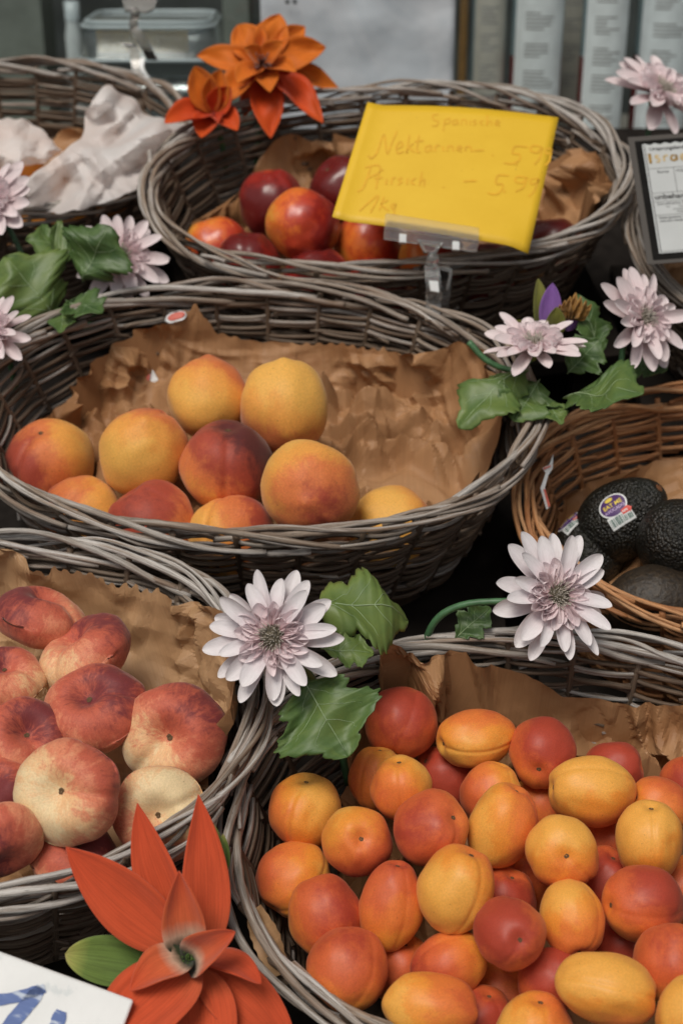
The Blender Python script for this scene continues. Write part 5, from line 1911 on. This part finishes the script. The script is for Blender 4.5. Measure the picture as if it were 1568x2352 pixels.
def bottle(px, wpx, label, lk, y=2.16, liquid=True, seed=0):
    c_ = inside(px, 100, y)
    dep = (c_ - CAM) @ FW
    R = wpx * dep / FPX / 2
    root = link('bottle', None)
    root.location = (c_[0], c_[1], 1.139)
    tag(root, label, 'bottle', 'bottles in the shop window')
    lv = .095 if liquid else 0
    obj('glass', *lathe([(0, 0), (R, .001), (R, .004), (R, .28), (R * .8, .31), (R * .34, .34), (R * .32, .40), (0, .40)]), M_PGL, root)
    if liquid:
        obj('liquid', *lathe([(R * 1.004, .004), (R * 1.004, lv + .05), (R * .9, lv + .051), (0, lv + .051)]), M_RGL, root)
    r = random.Random(seed)
    lw = math.radians(62)
    n = 20
    vs2 = []
    for i in range(n):
        a_ = -math.pi / 2 - lw + 2 * lw * i / (n - 1)
        for z in (.03, .27):
            vs2.append((R * 1.03 * math.cos(a_), R * 1.03 * math.sin(a_), z))
    lab = obj('label', vs2, grid_faces(n, 2), M_LABEL[lk], root)
    vs3, f3 = [], []
    z = .235
    while z > .05:
        if math.sin(z * 160 + seed) > -.35:
            a0, a1 = -math.pi / 2 - lw * .55, -math.pi / 2 + lw * r.uniform(-.1, .55)
            k0 = len(vs3)
            for i in range(9):
                a_ = a0 + (a1 - a0) * i / 8
                for zz in (z, z + .0022):
                    vs3.append((R * 1.036 * math.cos(a_), R * 1.036 * math.sin(a_), zz))
            f3 += [(k0 + 2 * i, k0 + 2 * i + 2, k0 + 2 * i + 3, k0 + 2 * i + 1) for i in range(8)]
        z -= .0052
    obj('small_print', vs3, f3, M_PRINT, lab)
    vs4 = []
    for i in range(20):
        for q in (.62, .95):
            a_ = 2 * math.pi * i / 20
            al = -math.pi / 2 + math.cos(a_) * q * lw * .55
            vs4.append((R * 1.04 * math.cos(al), R * 1.04 * math.sin(al), .262 + math.sin(a_) * q * R * .62))
    obj('round_seal', vs4, grid_faces(20, 2, True), M_PRINT, lab)
    return root


bottle(1122, 78, 'bottle with a narrow dark cream label next to the poster', 0, 2.12, False, 1)
bottle(1232, 118, 'bottle with a wide white label, second from the poster', 1, 2.11, True, 2)
bottle(1385, 104, 'bottle with a white label and round seal, third from the poster', 2, 2.10, True, 3)
bottle(1522, 130, 'bottle with a wide pale label behind the pink gerbera', 3, 2.12, True, 4)
bottle(1310, 70, 'thin bottle of dark red liquid standing further back', 0, 2.22, True, 5)
strip = obj('wooden_strip', *box(inside(1058, 0, 2.24)[0], inside(1076, 0, 2.24)[0], 2.24, 2.26, 1.139, 1.6), plain('ochre_wood', (.24, .13, .04), .6, .2, 30), None, smooth=False)
bevel_mod(strip, .002)
tag(strip, 'narrow ochre wooden strip between poster and bottles', 'wood strip')

# clear food container with ridged yellow wafers
tray = link('food_container', None)
tc = inside(355, 120, 2.13)
tray.location = (tc[0], 2.13, 1.139)
tag(tray, 'clear lidded food container with ridged yellow wafers in the window', 'container')
M_CONT = clear_mat('clear_container', (.80, .86, .87), .12)


def rrect(hx, hy, r_, z, n=6):
    out = []
    for cx, cy, a0 in ((hx - r_, hy - r_, 0), (-hx + r_, hy - r_, 90), (-hx + r_, -hy + r_, 180), (hx - r_, -hy + r_, 270)):
        for i in range(n):
            a_ = math.radians(a0 + 90 * i / (n - 1))
            out.append((cx + r_ * math.cos(a_), cy + r_ * math.sin(a_), z))
    return out


S1 = (inside(505, 60, 2.2)[0] - inside(205, 60, 2.2)[0]) / 2
zt = inside(355, 128, 2.12)[2] - 1.139
vs5 = []
prof = [(.86, 0.0), (.93, zt * .4), (.97, zt), (1.02, zt), (1.02, zt + .006), (.97, zt + .008), (.95, zt + .045), (.88, zt + .052)]
for q, z in prof:
    vs5 += rrect(S1 * q, .085 * q, .03 * q, z)
N_ = 24
f5 = [(j * N_ + i, j * N_ + (i + 1) % N_, (j + 1) * N_ + (i + 1) % N_, (j + 1) * N_ + i) for j in range(len(prof) - 1) for i in range(N_)] + [tuple((len(prof) - 1) * N_ + i for i in range(N_)), tuple(range(N_ - 1, -1, -1))]
obj('box', vs5, f5, M_CONT, tray)
M_RIMW = plain('frosted_rim', (.55, .61, .63), .3, .05)
for zz, q in ((zt + .003, 1.02), (zt + .046, .955), (zt + .052, .90)):
    ring_ = np.array(rrect(S1 * q, .085 * q, .03 * q, zz) + [rrect(S1 * q, .085 * q, .03 * q, zz)[0]])
    v, f, uv = tube(ring_, .0028, 6)
    obj('rim', v, f, M_RIMW, tray, uv)
M_WAF = plain('yellow_wafer', (.55, .38, .16), .7, .15, 60)
for i in range(26):
    x = -S1 * .72 + i * S1 * 1.3 / 26
    o = obj('wafer', *box(x, x + S1 * .034, -.060, -.052, zt + .008, zt + .036), M_WAF, tray, smooth=False)

# clear clip on the far rim of the upper left basket
clip2 = link('sign_clip', None)
clip2.location = at(315, 120, 1.66)
tag(clip2, 'empty clear plastic sign clip on the far rim of the upper left basket', 'clip')
D2 = 1.655


def zz1(x, y):
    return ((x / 3.0154) / 1.0204, (y / 3.0154) / 1.0204)


def zz1d(x, y, d):
    return zz1(x, y) + (d,)


M_CLEARW = clear_mat('dusty_clear_plastic', (.78, .74, .70), .22)
slab(clip2, 'bracket', [zz1(850, -60), zz1(1130, -60), zz1(1090, 60), zz1(1020, 90), zz1(960, 70), zz1(880, 75)], D2, .005, M_CLEARW)
for x, y, r_ in ((955, 95, .006), (945, 170, .0055)):
    ball(clip2, 'ball_joint', *zz1(x, y), D2 + .002, r_, M_CLEARW, 1.25)
jaw('front_jaw', [zz1d(900, 310, D2 - .010), zz1d(940, 340, D2 - .006), zz1d(960, 430, D2 - .004), zz1d(970, 530, D2 - .010)], .012, .0024, clip2, M_CLEARW)
jaw('back_jaw', [zz1d(955, 200, D2 + .002), zz1d(985, 260, D2 + .004), zz1d(1030, 330, D2 + .012), zz1d(1080, 420, D2 + .03)], .013, .0024, clip2, M_CLEARW)
jaw('spring', [zz1d(1010, 410, D2 - .012), zz1d(1005, 480, D2 - .014), zz1d(1040, 540, D2 - .014), zz1d(1085, 600, D2 - .012)], .005, .002, clip2, M_MILK)

M_JAR = plain('pale_reflection', (.60, .64, .64), .4, .15, 20)  # added shapes standing in for blurred vertical reflections in the window
M_REFLD = plain('dull_green_reflection', (.20, .22, .19), .6, .25, 15)
for i, (px, wd, hh, y_, mt, lb) in enumerate([(170, 40, .20, 2.30, M_JAR, 'pale column added for a window reflection left of the container'), (60, 110, .32, 2.42, M_REFLD, 'dull green block added for a window reflection at the far left'),
                                              (548, 60, .30, 2.36, M_REFLD, 'dull green block added for a reflection between container and poster')]):
    c_ = inside(px, 80, y_)
    dep = (c_ - CAM) @ FW
    R = wd * dep / FPX / 2
    root = link('reflection_column' if mt is M_JAR else 'reflection_block', None)
    root.location = (c_[0], y_, 1.139)
    tag(root, lb, 'reflection_column' if mt is M_JAR else 'box')
    if mt is M_JAR:
        obj('body', *lathe([(0, 0), (R, .002), (R, hh * .75), (R * .8, hh * .82), (R * .8, hh * .86)]), mt, root)
        obj('column_top', *lathe([(R * .86, hh * .86), (R * .86, hh), (0, hh)]), M_RIMW, root)
    else:
        bevel_mod(obj('body', *box(-R, R, -.05, .05, 0, hh), mt, root, smooth=False), .003)
        bevel_mod(obj('block_top', *box(-R * 1.01, R * 1.01, -.051, .051, hh, hh + .004), mt, root, smooth=False), .001)
